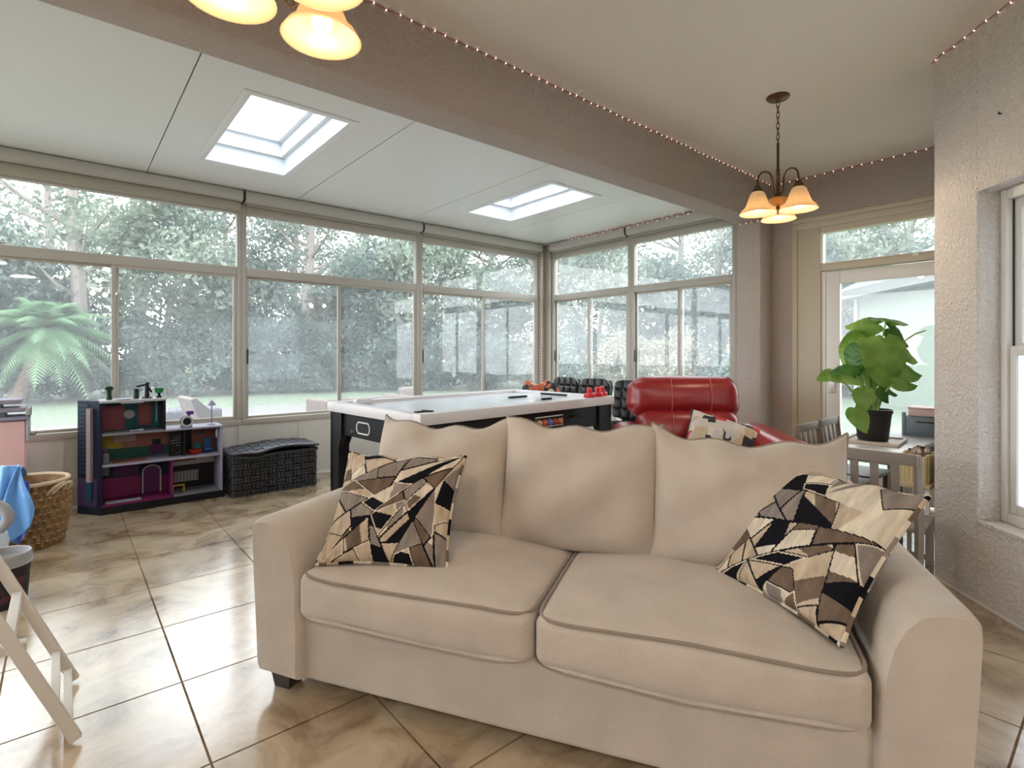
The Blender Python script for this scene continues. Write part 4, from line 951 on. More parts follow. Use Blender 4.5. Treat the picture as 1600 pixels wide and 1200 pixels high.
make('side_brace', MB().rbox((-.80, -.02, .25), (-.12, .02, .28), .003, 1), M_WOODW, ez)
mb = MB(); plank((ep(.58)-.02, 0, .58), (ep(1.0)-.02, 0, 1.0), .36, .012, mb); make('board', mb, WHT, ez)
PS = thing('play_stand', 'pink toy market stand with a striped awning in the left sunroom corner', 'play stand', (-.42, 4.93, 0))
M_PSP = mat('pale_pink_panel', (.66, .42, .40), .5)
make('cabinet', MB().rbox((-.25, -.02, 0), (.22, .24, .74), .008, 2), M_PSP, PS)
mb = MB(); mb.rbox((-.25, -.04, .745), (.24, .26, .77), .006, 1); mb.rbox((-.25, -.02, .80), (.22, .24, .83), .006, 1); mb.rbox((-.25, .0, .855), (.20, .22, .885), .006, 1); make('shelf_board', mb, LAV, PS)
mb = MB(); mb.rbox((-.25, -.0, .77), (.12, .2, .80), .004, 1); mb.rbox((-.25, .02, .83), (.1, .2, .855), .004, 1); make('shelf_shadow', mb, GREYT, PS)  # grey blocks stand in for the shadow between the shelf boards
mb = MB()
for k in range(7): mb.rbox((.222, -.03+.038*k, .775-.01*(k % 2)), (.246, -.002+.038*k, .825), .003, 1, m=k % 2)
make('awning', mb, [WHT, pm('awning_brown', (.22, .05, .045))], PS)
make('side_panel', MB().rbox((.222, -.02, .60), (.24, .22, .77), .004, 1), WHT, PS)
make('peg', MB().tube([(.24, .02, .64), (.27, .0, .64), (.272, 0, .66)], .006, 6), GREYT, PS)
# ================================================================== DINING NOOK
M_CHW = mat('taupe_painted_wood', (.22, .185, .155), .5); M_TOP = mat('white_table_top', (.72, .73, .76), .3); M_GREYW = mat('slate_painted_wood', (.20, .23, .26), .5)
kt = thing('kids_table', 'low white-topped table in front of the glazed door, carrying the potted plant', 'table', (4.32, 1.06, 0))
make('table_top', MB().rbox((-.60, -.19, .592), (.60, .23, .62), .006, 2), M_TOP, kt)
make('apron', MB().box((-.56, -.16, .53), (.56, -.14, .592)).box((-.56, .18, .53), (.56, .20, .592)).box((-.56, -.14, .53), (-.54, .18, .592)).box((.54, -.14, .53), (.56, .18, .592)), M_CHW, kt, smooth=0)
for sx in (-.53, .53):
    for sy in (-.13, .17): make('leg', MB().rbox((sx-.022, sy-.022, 0), (sx+.022, sy+.022, .592), .004, 1), M_CHW, kt)
def kchair(loc, rz, label, m, hb=.72):
    """chair facing +y of its own frame; its back is at -y"""
    t = thing('kids_chair', label, 'chair', loc, rz, 'small slat-back chairs around the low table')
    W_ = .175
    for sx in (-1, 1):
        make('back_post', MB().tube([(sx*W_, -.16, 0), (sx*W_, -.145, .3), (sx*W_, -.155, .45), (sx*W_, -.185, hb)], [.018, .019, .019, .017], 4), m, t, smooth=0)
        make('leg', MB().rbox((sx*W_-.015, .12, 0), (sx*W_+.015, .15, .34), .003, 1), m, t)
    make('seat', MB().rbox((-.19, -.15, .34), (.19, .17, .362), .006, 2), m, t)
    def by(z): return -.155-.03*(z-.45)/(hb-.45)
    mb = MB(); mb.rbox((-W_-.012, by(hb-.03)-.011, hb-.055), (W_+.012, by(hb-.03)+.011, hb), .004, 1); make('top_rail', mb, m, t)
    make('mid_rail', MB().rbox((-W_, by(hb-.11)-.008, hb-.125), (W_, by(hb-.11)+.008, hb-.10), .003, 1), m, t) if False else None
    make('lower_rail', MB().rbox((-W_, by(.47)-.009, .45), (W_, by(.47)+.009, .485), .003, 1), m, t)
    for k in range(3):
        x = -.085+.085*k
        mb = MB(); M_ = Matrix(((1, 0, 0, x), (0, 1, (by(hb)-by(.47))/(hb-.47), by(.47)), (0, 0, 1, .48), (0, 0, 0, 1))); mb.rbox((-.018, -.006, 0), (.018, .006, hb-.055-.47), .002, 1, T=M_); make('slat', mb, m, t)
    make('stretcher', MB().box((-W_, .128, .14), (W_, .142, .165)).box((-W_-.008, -.14, .10), (-W_+.008, .13, .12)).box((W_-.008, -.14, .10), (W_+.008, .13, .12)), m, t, smooth=0)
    return t
kchair((3.24, .86, 0), -PI/2+.06, 'taupe slat-back small chair at the near end of the low table', M_CHW)
kchair((3.93, 1.30, 0), PI, 'small slat-back chair tucked behind the low table, nearer the red recliner', M_CHW)
kchair((4.36, 1.32, 0), PI, 'small slat-back chair tucked behind the low table, nearer the glazed door', M_CHW)
t = thing('wooden_chair', 'slate-grey wooden chair back beside the door, a pink box behind it', 'chair', (4.45, .80, 0), 0) if False else None
gc = thing('crate', 'slate-grey wooden crate under the pale pink box at the end of the low table', 'crate', (4.62, .96, .62))
mb = MB(); mb.rbox((-.06, -.16, 0), (-.045, .13, .135), .003, 1); mb.rbox((.10, -.16, 0), (.115, .13, .135), .003, 1); mb.rbox((-.045, -.16, 0), (.10, -.145, .135), .003, 1); mb.rbox((-.045, .115, 0), (.10, .13, .135), .003, 1); mb.box((-.045, -.145, 0), (.10, .115, .01))
make('panel', mb, M_GREYW, gc); make('grip', MB().rbox((-.063, -.09, .095), (-.0595, .05, .105), .001, 1), M_DARK, gc)
make('corner_post', MB().rbox((-.066, .112, 0), (-.048, .134, .165), .003, 1), M_GREYW, gc)
pb = thing('box', 'pale pink plastic box on top of the slate crate by the door', 'box', (4.645, .93, .757)); make('tray', MB().rbox((-.08, -.14, 0), (.08, .13, .055), .012, 3), mat('pale_pink_plastic', (.74, .50, .46), .4), pb); make('lid', MB().rbox((-.085, -.145, .053), (.085, .135, .065), .006, 2), mat('pale_pink_plastic', (.74, .50, .46), .4), pb)
# stand with a bamboo holder at the free edge of the angled wall
st = thing('side_stand', 'light wooden stand with a dark shelf beside the angled wall', 'stand', (3.70, .81, 0))
make('top', MB().rbox((-.16, -.085, .462), (.14, .085, .485), .004, 1), mat('pale_wood', (.46, .36, .22), .5), st); make('shelf', MB().rbox((-.15, -.08, .22), (.13, .08, .24), .004, 1), M_GREYW, st)
for x in (-.14, .12):
    for y in (-.07, .07): make('leg', MB().rbox((x-.01, y-.01, 0), (x+.01, y+.01, .462), .002, 1), M_WOODW, st)
make('brace', MB().tube([(-.14, .082, .12), (.12, .082, .40)], .010, 6), M_WOODW, st)
bh = thing('bamboo_holder', 'split-bamboo holder full of rolled napkins beside the angled wall', 'holder', (3.70, .81, .485))
mb = MB()
for k in range(26):
    s = k/26*4; e = int(s); f_ = s-e; a, b = .105, .06
    p = [(-a+2*a*f_, b), (a, b-2*b*f_), (a-2*a*f_, -b), (-a, -b+2*b*f_)][e]
    mb.tube([(p[0], p[1], .0), (p[0], p[1], .15+.006*math.sin(k*5))], .0105, 6)
mb.box((-.10, -.055, 0), (.10, .055, .008)); make('wall', mb, mat('bamboo', (.52, .45, .24), .5, var=(30, .25)), bh)
rolls = print_mat('napkin_print', [(.70, .62, .55), (.10, .05, .045), (.66, .60, .55), (.35, .2, .15)], 30)
for k in range(7):
    x = -.07+.024*k; tag(make('napkin_roll', MB().tube([(0, 0, 0), (random.uniform(-.02, .02), random.uniform(-.02, .02), .16)], .014, 8), rolls, None, (3.70+x, .81+(-.02 if k % 2 else .02), .505)), 'rolled brown and white napkin standing in the split-bamboo holder', 'napkin', 'napkins in the bamboo holder')
wb = thing('step_box', 'small white lidded box standing behind the right end of the sofa', 'box', (2.86, 1.08, 0), .2); make('body', MB().rbox((-.08, -.10, 0), (.08, .10, .55), .005, 1), M_TOP, wb); make('lid', MB().rbox((-.085, -.107, .557), (.085, .107, .62), .004, 1), M_TOP, wb); make('base', MB().box((-.075, -.09, .55), (.075, .09, .557)), M_DARK, wb)
# ---- plant
tray = thing('plant_tray', 'square beige tray under the potted plant', 'tray', (4.05, 1.12, .62), .1)
make('dish', MB().rbox((-.17, -.15, 0), (.17, .15, .012), .004, 1).rbox((-.175, -.155, .008), (-.155, .155, .022), .003, 1).rbox((.155, -.155, .008), (.175, .155, .022), .003, 1).rbox((-.155, -.155, .008), (.155, -.135, .022), .003, 1).rbox((-.155, .135, .008), (.155, .155, .022), .003, 1), mat('tray_beige', (.50, .43, .36), .5), tray)
PB = Vector((4.05, 1.13, .634))
plant = thing('potted_plant', 'big-leaved green plant in a black nursery pot on the low table', 'plant', PB)
make('pot', MB().lathe([(.001, 0), (.082, 0), (.086, .01), (.104, .175), (.110, .178), (.111, .20), (.104, .202), (.098, .18), (.08, .02), (.001, .02)], 36), mat('black_plastic', (.012, .012, .013), .4), plant)
make('soil', MB().lathe([(.001, .17), (.097, .17)], 24), mat('soil', (.05, .035, .025), .9), plant)
M_LEAF = leafmat('alocasia_leaf', (.16, .34, .06), (.36, .54, .14), .65, 9, .35); M_LEAFD = leafmat('alocasia_leaf_dark', (.03, .12, .02), (.09, .24, .05), .35, 7, .3); M_STEM = mat('leaf_stem', (.22, .38, .10), .45)
ZP = (PB.x*FW[0]+PB.y*FW[1])
def leaf(c, nrm_, tip, L, W_, m, droop=.15, foot=None):
    """heart-shaped blade: c = where stalk joins, tip = direction of the tip"""
    c = Vector(c); n = Vector(nrm_).normalized(); t = Vector(tip); t = (t-n*t.dot(n)).normalized(); s = t.cross(n)
    nu, nv = 22, 18; G = np.zeros((nu+1, 2*nv+1, 3))
    for i in range(nu+1):
        q = i/nu; along = -.30+1.30*q          # blade runs past the stalk into two lobes
        wid = math.sin(PI*min(1, q*.98+.02)**.62)**.75 if q < 1 else 0
        for j in range(-nv, nv+1):
            k = j/nv; y = k*W_/2*wid*(1+.02*math.sin(40*q))
            a_ = along*L*.77; 
            if q < .30: a_ += (1-abs(k))**2*(.30-q)*L*.45     # notch between the lobes
            rib = .016*abs(math.sin(PI*(abs(k)*1.0+q*6.5)))*W_*1.6
            z = -droop*L*(k*k*.55+max(0, along)**2*.8) + rib + .012*math.sin(9*q+4*k)*L
            p = c+t*a_+s*y+n*z; G[i, j+nv] = p-PB
    o = make('leaf', MB().grid(G), m, plant, smooth=180)
    if foot is None: foot = Vector((random.uniform(-.03, .03), random.uniform(-.03, .03), .17))
    mid = (c-PB)*.55+foot*.45+Vector((0, 0, .05))
    P = [foot.lerp(mid, k/6).lerp(mid.lerp(c-PB, k/6), k/6) for k in range(7)]
    st_ = make('stalk', MB().tube(P, np.linspace(.008, .004, 7), 6), M_STEM, o)
    return o
def w(dx, dy, dz): return Vector((RT[0]*dx+FW[0]*dy, RT[1]*dx+FW[1]*dy, dz))   # right, away, up
LV = [((607, 185), -.06, (-.05, -1, .12), (.10, .0, -1), .36, .31, 'L'), ((615, 60), .10, (.05, -.25, 1), (.6, .5, .15), .26, .24, 'L'), ((480, 200), .02, (-.8, -.6, .15), (-.05, .1, -1), .24, .17, 'D'), ((500, 130), .10, (-.35, -.6, .7), (-1, .1, -.35), .20, .16, 'L'),
      ((680, 290), -.02, (.15, -.8, .6), (1, -.1, -.1), .22, .18, 'L'), ((665, 350), -.10, (.1, -.75, .65), (1, .0, -.05), .20, .13, 'L'), ((512, 400), -.16, (0, -1, .15), (.05, 0, -1), .155, .15, 'L'), ((475, 490), -.20, (-.2, -.9, .35), (.35, -.1, -1), .18, .13, 'L'),
      ((455, 285), -.02, (-.1, -.55, .8), (-1, -.1, .15), .18, .12, 'D'), ((370, 310), .04, (-.2, -.65, .7), (-1, 0, -.2), .15, .12, 'L'), ((480, 330), .10, (0, -.7, .7), (-1, .1, -.02), .22, .11, 'L'), ((545, 310), .06, (.1, -.9, .4), (-.2, .2, -1), .16, .14, 'L'),
      ((600, 270), .05, (.2, -.9, .3), (.1, .1, -1), .18, .15, 'D'), ((640, 330), .10, (.2, -.7, .6), (.8, .1, -.5), .16, .12, 'D'), ((590, 390), -.05, (.1, -.9, .3), (.5, 0, -1), .12, .10, 'D'), ((560, 80), .13, (-.3, -.6, .7), (-.8, .2, .3), .22, .18, 'L'), ((610, 380), .02, (.3, -.6, .7), (1, 0, -.4), .13, .10, 'D'), ((455, 180), .13, (-.6, -.6, .4), (-.3, 0, -1), .20, .16, 'L'), ((690, 200), .13, (.35, -.7, .5), (1, .1, -.6), .2, .17, 'L'), ((560, 150), .16, (-.1, -.9, .4), (-.4, .2, -1), .24, .2, 'L'), ((640, 110), .12, (.3, -.8, .4), (.6, .2, -.6), .22, .2, 'D')]
for (zx, zy), dd, nn, tt, L_, W_, k in LV:
    leaf(at(1180+zx/3, 480+zy/3, ZP+dd), w(*nn), w(*tt), L_, W_, M_LEAF if k == 'L' else M_LEAFD)
make('twig', MB().tube([at(1180+x/3, 480+y/3, ZP+.1)-PB for x, y in ((600, 300), (650, 210), (705, 155), (750, 125), (802, 108))], [.004, .004, .004, .005, .003], 6), M_STEM, plant)

# ================================================================== CHANDELIERS
M_BRZ = mat('brushed_bronze', (.13, .075, .04), .38, .85)
def shade_mat():
    m = bpy.data.materials.new('frosted_amber_glass'); m.use_nodes = True; nt = m.node_tree; N = nt.nodes; L = nt.links; b = N['Principled BSDF']
    b.inputs['Base Color'].default_value = (.36, .25, .13, 1); b.inputs['Roughness'].default_value = .4
    t = N.new('ShaderNodeBsdfTranslucent'); t.inputs[0].default_value = (.34, .24, .13, 1); mx = N.new('ShaderNodeMixShader'); mx.inputs[0].default_value = .6
    b.inputs['Emission Color'].default_value = (1, .71, .40, 1); b.inputs['Emission Strength'].default_value = .42
    L.new(b.outputs[0], mx.inputs[1]); L.new(t.outputs[0], mx.inputs[2]); L.new(mx.outputs[0], N['Material Output'].inputs[0]); return m
M_LSH = shade_mat(); M_BULB = mat('lit_bulb', (1, .9, .75), .3, emit=((1, .90, .72), 9))
def chandelier(loc, angs, label):
    t = thing('chandelier', label, 'chandelier', loc, 0, 'bronze three-light chandeliers')
    make('canopy', MB().lathe([(.001, -.028), (.018, -.028), (.03, -.020), (.055, -.016), (.066, -.006), (.066, 0), (.001, 0)], 28), M_BRZ, t)
    mb = MB(); z = -.03
    for k in range(8):
        P = []
        for a in np.linspace(0, 2*PI, 13)[:-1]:
            d = .009*math.cos(a); P.append((d if k % 2 else 0, 0 if k % 2 else d, z-.016+.022*math.sin(a)))
        mb.tube(P, .0024, 5, closed=True); z -= .033
    make('chain', mb, M_BRZ, t)
    make('stem', MB().lathe([(.001, -.285), (.008, -.285), (.008, -.44), (.014, -.45), (.009, -.46), (.013, -.475), (.010, -.485), (.009, -.60), (.016, -.61), (.02, -.63), (.001, -.63)], 14), M_BRZ, t)
    make('bowl', MB().lathe([(.02, -.615), (.052, -.625), (.050, -.64), (.03, -.662), (.012, -.668), (.001, -.668)], 20), mat('amber_bowl', (.55, .30, .09), .35), t)
    make('finial', MB().lathe([(.001, -.666), (.009, -.67), (.012, -.682), (.006, -.69), (.001, -.70)], 12).tube([(.010*math.cos(a), 0, -.71+.010*math.sin(a)) for a in np.linspace(0, 2*PI, 13)[:-1]], .0025, 5, closed=True), M_BRZ, t)
    for a in angs:
        a = math.radians(a)-PI/2+YAW; d = Vector((math.cos(a), math.sin(a), 0)); R = .135
        P = [(.012, -.62), (.028, -.60), (.034, -.54), (.040, -.495), (.058, -.468), (.085, -.462), (.112, -.472), (.128, -.495), (.134, -.53), (R, -.56)]
        ar = make('arm', MB().tube([d*r+Vector((0, 0, z)) for r, z in P], .006, 8), M_BRZ, t)
        T = Matrix.Translation(d*R)
        make('socket', MB().lathe([(.001, -.548), (.014, -.55), (.017, -.565), (.026, -.575), (.030, -.592), (.028, -.60), (.001, -.60)], 18, T=T), M_BRZ, ar)
        sh = make('shade', MB().lathe([(.030, -.59), (.040, -.60), (.050, -.625), (.060, -.655), (.070, -.68), (.082, -.693), (.090, -.70), (.104, -.722), (.101, -.723), (.086, -.704), (.067, -.682), (.056, -.655), (.046, -.625), (.034, -.602)], 36, T=T), M_LSH, t, smooth=180)
        make('bulb', MB().ball(d*R+Vector((0, 0, -.675)), .027, 14, sc=(1, 1, 1.15)), M_BULB, sh, smooth=180)
        ld_ = bpy.data.lights.new('bulb_light', 'POINT'); ld_.energy = LAMP_W; ld_.color = (1, .80, .58); ld_.shadow_soft_size = .03
        lo_ = bpy.data.objects.new('bulb_light', ld_); C.objects.link(lo_); lo_.parent = t; lo_.location = d*R+Vector((0, 0, -.745))
    return t
chandelier((3.34, 1.43, ZM), (188, -62, 62), 'bronze chandelier with three lit frosted shades hanging over the nook by the door')
chandelier((.424, 1.344, ZM), (77, 195, -40), 'bronze chandelier cut off by the top of the picture, its lit shades seen from below')

# added fill lamps on the unseen ceiling behind the camera, brightening the room
for k, (x, y) in enumerate(((-.9, -1.5), (-.6, -3.4))):
    t = thing('toy_or_fill_light', ['added fill lamp on the unseen ceiling behind, over the left', 'added fill lamp on the unseen ceiling behind, farther back'][k], 'fill lamp', (x, y, ZM)); make('housing', MB().lathe([(.19, 0), (.20, -.02), (.19, -.05), (.17, -.05)], 32), M_WHITE, t); make('diffuser', MB().lathe([(.001, -.075), (.10, -.07), (.17, -.05)], 32), mat('fill_diffuser', (.9, .9, .88), .4, emit=((1, .95, .88), 6)), t)
    ld_ = bpy.data.lights.new('fill_light', 'AREA'); ld_.shape = 'DISK'; ld_.size = .36; ld_.energy = FILL_W; ld_.color = (1, .95, .88); lo_ = bpy.data.objects.new('fill_light', ld_); C.objects.link(lo_); lo_.parent = t; lo_.location = (0, 0, -.08)

# ================================================================== OUTSIDE
GZ = -.15
M_GRASS = mat('lawn', (.125, .165, .112), .9, bump=(50, .6, .03), var=(.35, .18)); M_CONC = mat('pale_patio', (.145, .142, .14), .8, var=(1.5, .08))
struct(make('lawn', MB().box((-40, -15, GZ-.2), (60, 70, GZ)), M_GRASS), 'bright lawn outside the sunroom', 'lawn')
struct(make('ground', MB().box((-4, YB+.12, GZ), (1.6, 12.6, GZ+.02)).box((1.6, YB+.12, GZ), (9, 14.4, GZ+.02)), M_CONC), 'pale patio paving outside the windows', 'patio')
struct(make('trim_7', MB().box((XL, YB+.12, ZC+.0), (XS+.1, YB+.75, ZC+.10)), M_WHITE), 'white roof overhang outside the windows', 'eave')
lp = thing('eave_lamp', 'round grey lamp under the roof overhang outside the second window', 'lamp', (2.384, 5.72, ZC)); make('housing', MB().lathe([(.001, -.0), (.055, 0), (.08, -.03), (.085, -.055), (.06, -.06), (.001, -.06)], 24), mat('lamp_grey', (.30, .32, .31), .5), lp); make('lens', MB().lathe([(.058, -.06), (.05, -.075), (.001, -.08)], 24), WHT, lp)
M_WICK = mat('pink_beige_wicker', (.115, .085, .076), .7, bump=(60, .5, .01)); M_CUSH = mat('outdoor_cushion', (.13, .108, .10), .9)
def osofa(loc, rz, L_, label, back=.62):
    t = thing('outdoor_sofa', label, 'outdoor sofa', loc, rz, 'wicker seats on the patio')
    make('base', MB().rbox((-L_/2, -.38, 0), (L_/2, .38, .28), .02, 2), M_WICK, t); make('backrest', MB().rbox((-L_/2, .26, .26), (L_/2, .40, back), .03, 2), M_WICK, t)
    for s in (-1, 1): make('arm', MB().rbox((s*L_/2-.07, -.38, .26), (s*L_/2+.07, .40, .5), .03, 2), M_WICK, t)
    make('seat_cushion', MB().rbox((-L_/2+.08, -.36, .28), (L_/2-.08, .24, .42), .05, 3), M_CUSH, t)
osofa((2.28, 6.85, GZ+.02), PI+.12, 1.25, 'pinkish wicker outdoor sofa just outside the window behind the games table')
osofa((4.3, 9.6, GZ+.02), PI+.1, 1.6, 'low wicker outdoor sofa farther out on the patio', .52)
chs = thing('chaise_lounge', 'beige wave-shaped lounger on the patio beyond the doll house', 'lounger', (1.86, 7.58, GZ+.02), .1)
pr = [(-.75, .78), (-.70, .80), (-.62, .72), (-.5, .61), (-.35, .53), (-.1, .48), (.2, .46), (.5, .46), (.78, .48), (.80, .42), (.6, .12), (.3, 0), (-.3, 0), (-.55, .2)]
fix_normals(make('shell', MB().prism(pr, -.3, .3), M_CUSH, chs, smooth=50))
make('cushion', MB().rbox((-.75, -.27, .81), (-.55, .27, .87), .03, 2, T=Matrix.Rotation(0, 4, 'Y')), M_CUSH, chs) if False else None
ot = thing('outdoor_bench', 'low lavender-grey bench on the patio beside the wave-shaped lounger', 'bench', (1.36, 8.75, GZ+.02), .08); make('seat', MB().rbox((-.36, -.3, .34), (.36, .3, .55), .04, 3), mat('lavender_cushion', (.075, .075, .095), .8), ot)
for sx in (-.27, .27): make('leg', MB().box((sx-.05, -.25, 0), (sx+.05, .25, .34)), M_WICK, ot)
oc = thing('outdoor_chair', 'pale outdoor chair back far out on the patio behind the games table', 'chair', (6.1, 10.6, GZ+.02), .2); make('seat', MB().rbox((-.28, -.3, .0), (.28, .3, .28), .04, 2), M_CUSH, oc); make('backrest', MB().rbox((-.28, .2, .24), (.28, .32, .56), .06, 3), M_CUSH, oc)
# ---- palm
M_PALM = leafmat('palm_frond', (.12, .25, .13), (.25, .39, .23), .5, .8); M_TRUNK = mat('palm_trunk', (.20, .14, .115), .9, bump=(14, .9, .05), var=(8, .25))
pc = at(72, 512, 14.0); pb_ = at(22, 634, 14.0); pb_.z = GZ
palm = thing('palm_tree', 'short leaning palm with pale green feathery fronds on the lawn', 'palm tree', pb_)
P = [(pb_.lerp(pc, k/8)-pb_)+Vector((0, 0, -.12*math.sin(PI*k/8))) for k in range(9)]
make('trunk', MB().tube(P, [.24, .21, .19, .18, .17, .17, .18, .20, .14], 14), M_TRUNK, palm)
mb = MB(); r = random.Random(5)
for k in range(72):
    az = r.uniform(0, 2*PI); el = r.uniform(-.75, 1.25); L_ = r.uniform(1.3, 1.9); d = Vector((math.cos(az)*math.cos(el), math.sin(az)*math.cos(el), math.sin(el)))
    P = []; 
    for q in range(15):
        s = q/14; P.append(pc-pb_+d*L_*s+Vector((0, 0, -.95*s*s*L_*.55)))
    mb.tube(P, np.linspace(.018, .004, 15), 4)
    for q in range(1, 15):
        for hlf in (0, .5):
            b0 = P[q-1].lerp(P[q], hlf); tg = (P[q]-P[q-1]).normalized(); sd = tg.cross(Vector((0, 0, 1))).normalized(); l_ = .52*math.sin(PI*min(1, (q+hlf)/15*.9+.12))
            for sg in (-1, 1):
                e = b0+(sd*sg*.85+tg*.6+Vector((0, 0, -.28))).normalized()*l_; wv = tg*.024
                mb.add([b0-wv, b0+wv, e], [(0, 1, 2)])
make('fronds', mb, M_PALM, palm, smooth=0)
# ---- trees
LG = [leafmat('leaf_grey_green', (.065, .095, .075), (.27, .33, .28), .5, .5), leafmat('leaf_pale_green', (.10, .14, .10), (.34, .40, .32), .5, .5), leafmat('leaf_blue_green', (.045, .075, .06), (.24, .31, .28), .5, .5), leafmat('leaf_straw', (.30, .29, .22), (.46, .43, .35), .5, .6)]
M_BARK = mat('grey_bark', (.26, .23, .21), .9, bump=(10, .6, .04))
def leaves(centers, radii, per, size, r):
    n = len(centers)*per; cen = np.repeat(centers, per, 0); rad = np.repeat(radii, per)[:, None]
    off = r.normal(size=(n, 3)); off /= np.linalg.norm(off, axis=1, keepdims=True); off *= (r.random((n, 1))**.45)*rad; off[:, 2] *= .75
    p = cen+off; a = r.normal(size=(n, 3)); a /= np.linalg.norm(a, axis=1, keepdims=True); b = np.cross(a, r.normal(size=(n, 3))); b /= np.linalg.norm(b, axis=1, keepdims=True)
    s = size*r.uniform(.6, 1.3, (n, 1)); V = np.stack([p-a*s, p-b*s*.5, p+a*s, p+b*s*.5], 1).reshape(-1, 3)
    return V
def quadmesh(name, V, m):
    n = len(V)//4; me = bpy.data.meshes.new(name); me.vertices.add(4*n); me.vertices.foreach_set('co', V.ravel()); me.loops.add(4*n); me.loops.foreach_set('vertex_index', np.arange(4*n)); me.polygons.add(n); me.polygons.foreach_set('loop_start', np.arange(n)*4); me.polygons.foreach_set('loop_total', np.full(n, 4)); me.materials.append(m); me.update(calc_edges=True); me.validate(); return me
def tree_kind(seed, hgt, rad, low, ncl, per, size, m, cl_r):
    r = np.random.default_rng(seed); cen = []
    while len(cen) < ncl:
        p = r.uniform(-1, 1, 3)
        if np.dot(p, p) > 1 or np.dot(p, p) < .12: continue
        taper = 1-.45*max(0, p[2]); cen.append((p[0]*rad*taper, p[1]*rad*taper, low+(hgt-low)*(p[2]+1)/2))
    cen = np.array(cen); me = quadmesh('foliage', leaves(cen, r.uniform(.6, 1.1, ncl)*cl_r, per, size, r), m)
    mb = MB(); rr = random.Random(seed); top = Vector((rr.uniform(-.3, .3), rr.uniform(-.3, .3), hgt*.8))
    tk = [Vector((0, 0, 0)).lerp(top, k/6)+Vector((.12*math.sin(k*1.7+seed), .1*math.cos(k*2.1), 0)) for k in range(7)]
    mb.tube(tk, np.linspace(.02*hgt, .005*hgt, 7), 8)
    for c in cen[::max(1, ncl//22)]:
        c = Vector(c); zb = max(.15*hgt, c.z-.35*(c.xy.length)-.6); q = min(5.99, zb/(hgt*.8)*6); b = tk[int(q)].lerp(tk[min(6, int(q)+1)], q-int(q)); mid = b.lerp(c, .5)+Vector((0, 0, -.15)); mb.tube([b, mid, c], [.006*hgt, .004*hgt, .01], 5)
    o = make('trunk', mb, M_BARK); tr_ = o.data; bpy.data.objects.remove(o); return me, tr_
KIND = {'tall': tree_kind(1, 12.0, 2.5, 2.0, 80, 70, .10, LG[0], .80), 'airy': tree_kind(2, 13.0, 2.8, 3.0, 72, 48, .095, LG[1], .85), 'round': tree_kind(3, 5.4, 2.3, .6, 120, 100, .11, LG[2], .8), 'mid': tree_kind(4, 6.6, 2.4, 1.0, 110, 85, .11, LG[1], .85)}
KT = {'tall': 'tall grey-green woodland tree', 'airy': 'tall airy tree', 'round': 'bushy blue-green tree', 'mid': 'leafy pale green tree'}
def seen(x, y):
    Z = x*FW[0]+y*FW[1]; X = x*RT[0]+y*RT[1]; u = 800+829*X/max(Z, .1)
    for lim, s in ((-120, 'beyond the left end of the sunroom'), (185, 'beyond the leaning palm'), (377, 'beyond the lawn behind the doll house window'), (520, 'beyond the lawn, straight over the woven trunk'), (655, 'beyond the lawn, over the left end of the games table'), (850, 'through the window by the hanging strand of lights'), (990, 'through the side window behind the black chairs'), (1150, 'through the side window above the recliner'), (1700, 'beside the pale house past the glazed door')):
        if u < lim: return s
    return 'far past the door'
def plant_tree(kind, x, y, s, rz, name='tree', cat='tree', lab=None, grp='hazy woodland trees beyond the lawn'):
    t = thing(name, (lab or KT[kind])+' '+seen(x, y), cat, (x, y, GZ), rz, grp); t.scale = (s, s, s)
    for nm, me in zip(('foliage', 'trunk'), KIND[kind]):
        o = bpy.data.objects.new(nm, me); C.objects.link(o); o.parent = t
    return t
rr = random.Random(3); seq = ['mid', 'round', 'airy', 'mid', 'round', 'tall', 'round']
for k in range(17):
    th = math.radians(101-97*k/16); R_ = 22.0+rr.uniform(-1.2, 1.2)
    plant_tree(seq[k % 7], R_*math.cos(th), R_*math.sin(th), rr.uniform(.9, 1.1), rr.uniform(0, 6))
for k in range(15):
    th = math.radians(98-92*k/14); R_ = 27.5+rr.uniform(-1.5, 1.5)
    plant_tree(['tall', 'airy', 'airy', 'tall'][k % 4], R_*math.cos(th), R_*math.sin(th), rr.uniform(.95, 1.2), rr.uniform(0, 6))
KIND['shrub'] = tree_kind(8, 2.5, 1.6, .1, 70, 110, .075, LG[2], .55); KIND['brush'] = tree_kind(9, 2.1, 1.5, .1, 60, 110, .07, LG[3], .5)
for k in range(19):
    th = math.radians(101-88*k/18); R_ = 20.2+rr.uniform(-.5, .5); b = k >= 11 and k % 3 != 0
    plant_tree('brush' if b else 'shrub', R_*math.cos(th), R_*math.sin(th), rr.uniform(.85, 1.25), rr.uniform(0, 6), 'shrub', 'shrub', 'straw-coloured brush' if b else 'dark undergrowth shrub', 'shrubs along the wood edge')
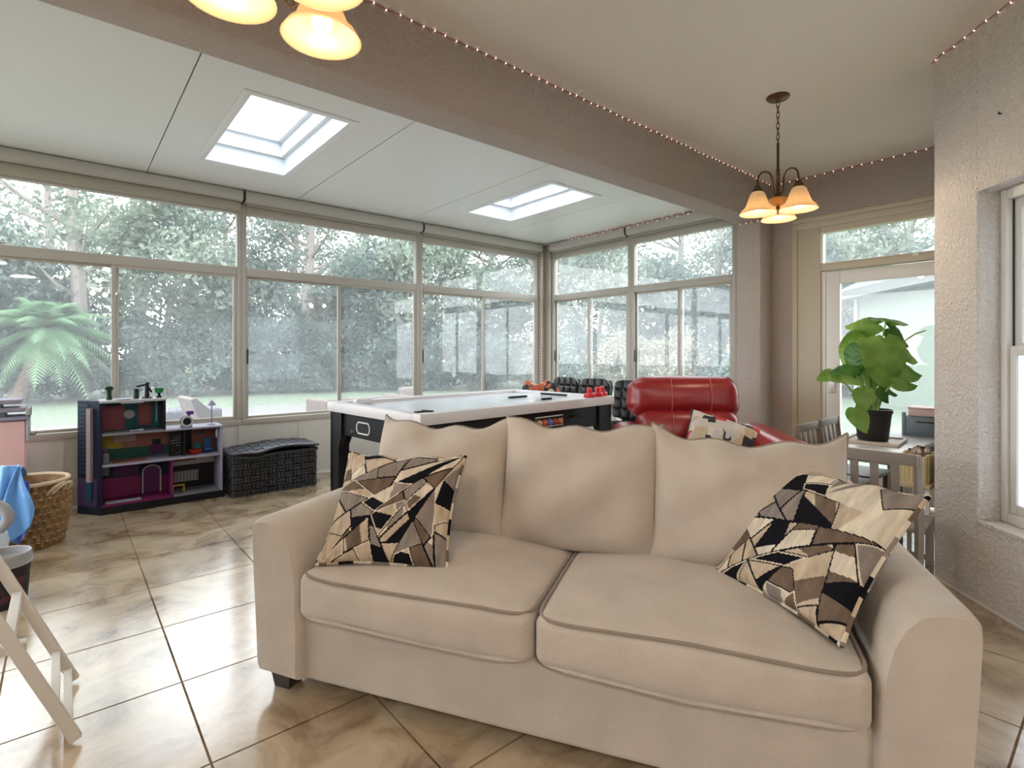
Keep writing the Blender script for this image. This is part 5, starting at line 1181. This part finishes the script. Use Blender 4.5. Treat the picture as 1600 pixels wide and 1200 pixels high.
# garden stakes and little sign by the wood edge
for k, (u, hh) in enumerate(((258, .95), (274, .8), (285, .85))):
    p = at(u, 620, 16.5); tag(make('garden_stake', MB().tube([(0, 0, 0), (0, 0, hh)], .02, 6), WHT, None, (p.x, p.y, GZ)), 'thin white garden stake '+['left of two closer ones', 'between two others', 'beside the yellow sign'][k]+' by the wood edge', 'stake', 'white garden stakes')
p = at(298, 606, 16.5); sg_ = thing('yard_sign', 'small pale yellow yard sign beside the garden stakes', 'sign', (p.x, p.y, GZ), .6); make('board', MB().rbox((-.2, -.01, .55), (.2, .01, .95), .004, 1), mat('sign_yellow', (.70, .68, .42), .6), sg_); make('post', MB().tube([(0, .02, 0), (0, .02, .9)], .018, 6), WHT, sg_)
# ---- neighbouring house seen through the door
hs = thing('house', 'pale green neighbouring house with a white eave seen through the glazed door', 'house', (0, 0, 0))
def cp(X, Z): return Vector((X*RT[0]+Z*FW[0], X*RT[1]+Z*FW[1], 0))
A_, B_ = cp(9.95, 15.3), cp(9.35, 10.6); dr = (A_-B_).normalized(); out = Vector((dr.y, -dr.x, 0)); out = out if out.dot(Vector((RT[0], RT[1], 0))) > 0 else -out
A2, B2 = A_+out*7, B_+out*7
def quadbox(mb, pts, z0, z1): 
    V = [p+Vector((0, 0, z0)) for p in pts]+[p+Vector((0, 0, z1)) for p in pts]; mb.add(V, [(3, 2, 1, 0), (4, 5, 6, 7), (0, 1, 5, 4), (1, 2, 6, 5), (2, 3, 7, 6), (3, 0, 4, 7)]); return mb
fix_normals(make('wall', quadbox(MB(), [A_, B_, B2, A2], GZ, 2.75), mat('pale_green_render', (.20, .245, .20), .8), hs, smooth=0))
e = .45; q = [A_+dr*e-out*e, B_-dr*e-out*e, B2-dr*e+out*e, A2+dr*e+out*e]
fix_normals(make('eave', quadbox(MB(), q, 2.75, 2.98), mat('eave_white', (.22, .225, .23), .6), hs, smooth=0))
ca, cb = (A_+A2)/2-dr*2, (B_+B2)/2+dr*2
V = [p+Vector((0, 0, 2.98)) for p in q]+[ca+Vector((0, 0, 5.2)), cb+Vector((0, 0, 5.2))]
rf = fix_normals(make('roof', MB().add(V, [(0, 1, 5, 4), (2, 3, 4, 5), (1, 2, 5), (3, 0, 4), (3, 2, 1, 0)]), mat('pale_shingle', (.14, .137, .14), .9, bump=(4, .5, .05), var=(3, .1)), hs, smooth=0))
make('downpipe', MB().tube([A_-out*.08-dr*.1+Vector((0, 0, GZ)), A_-out*.08-dr*.1+Vector((0, 0, 2.75))], .05, 8), WHT, hs)
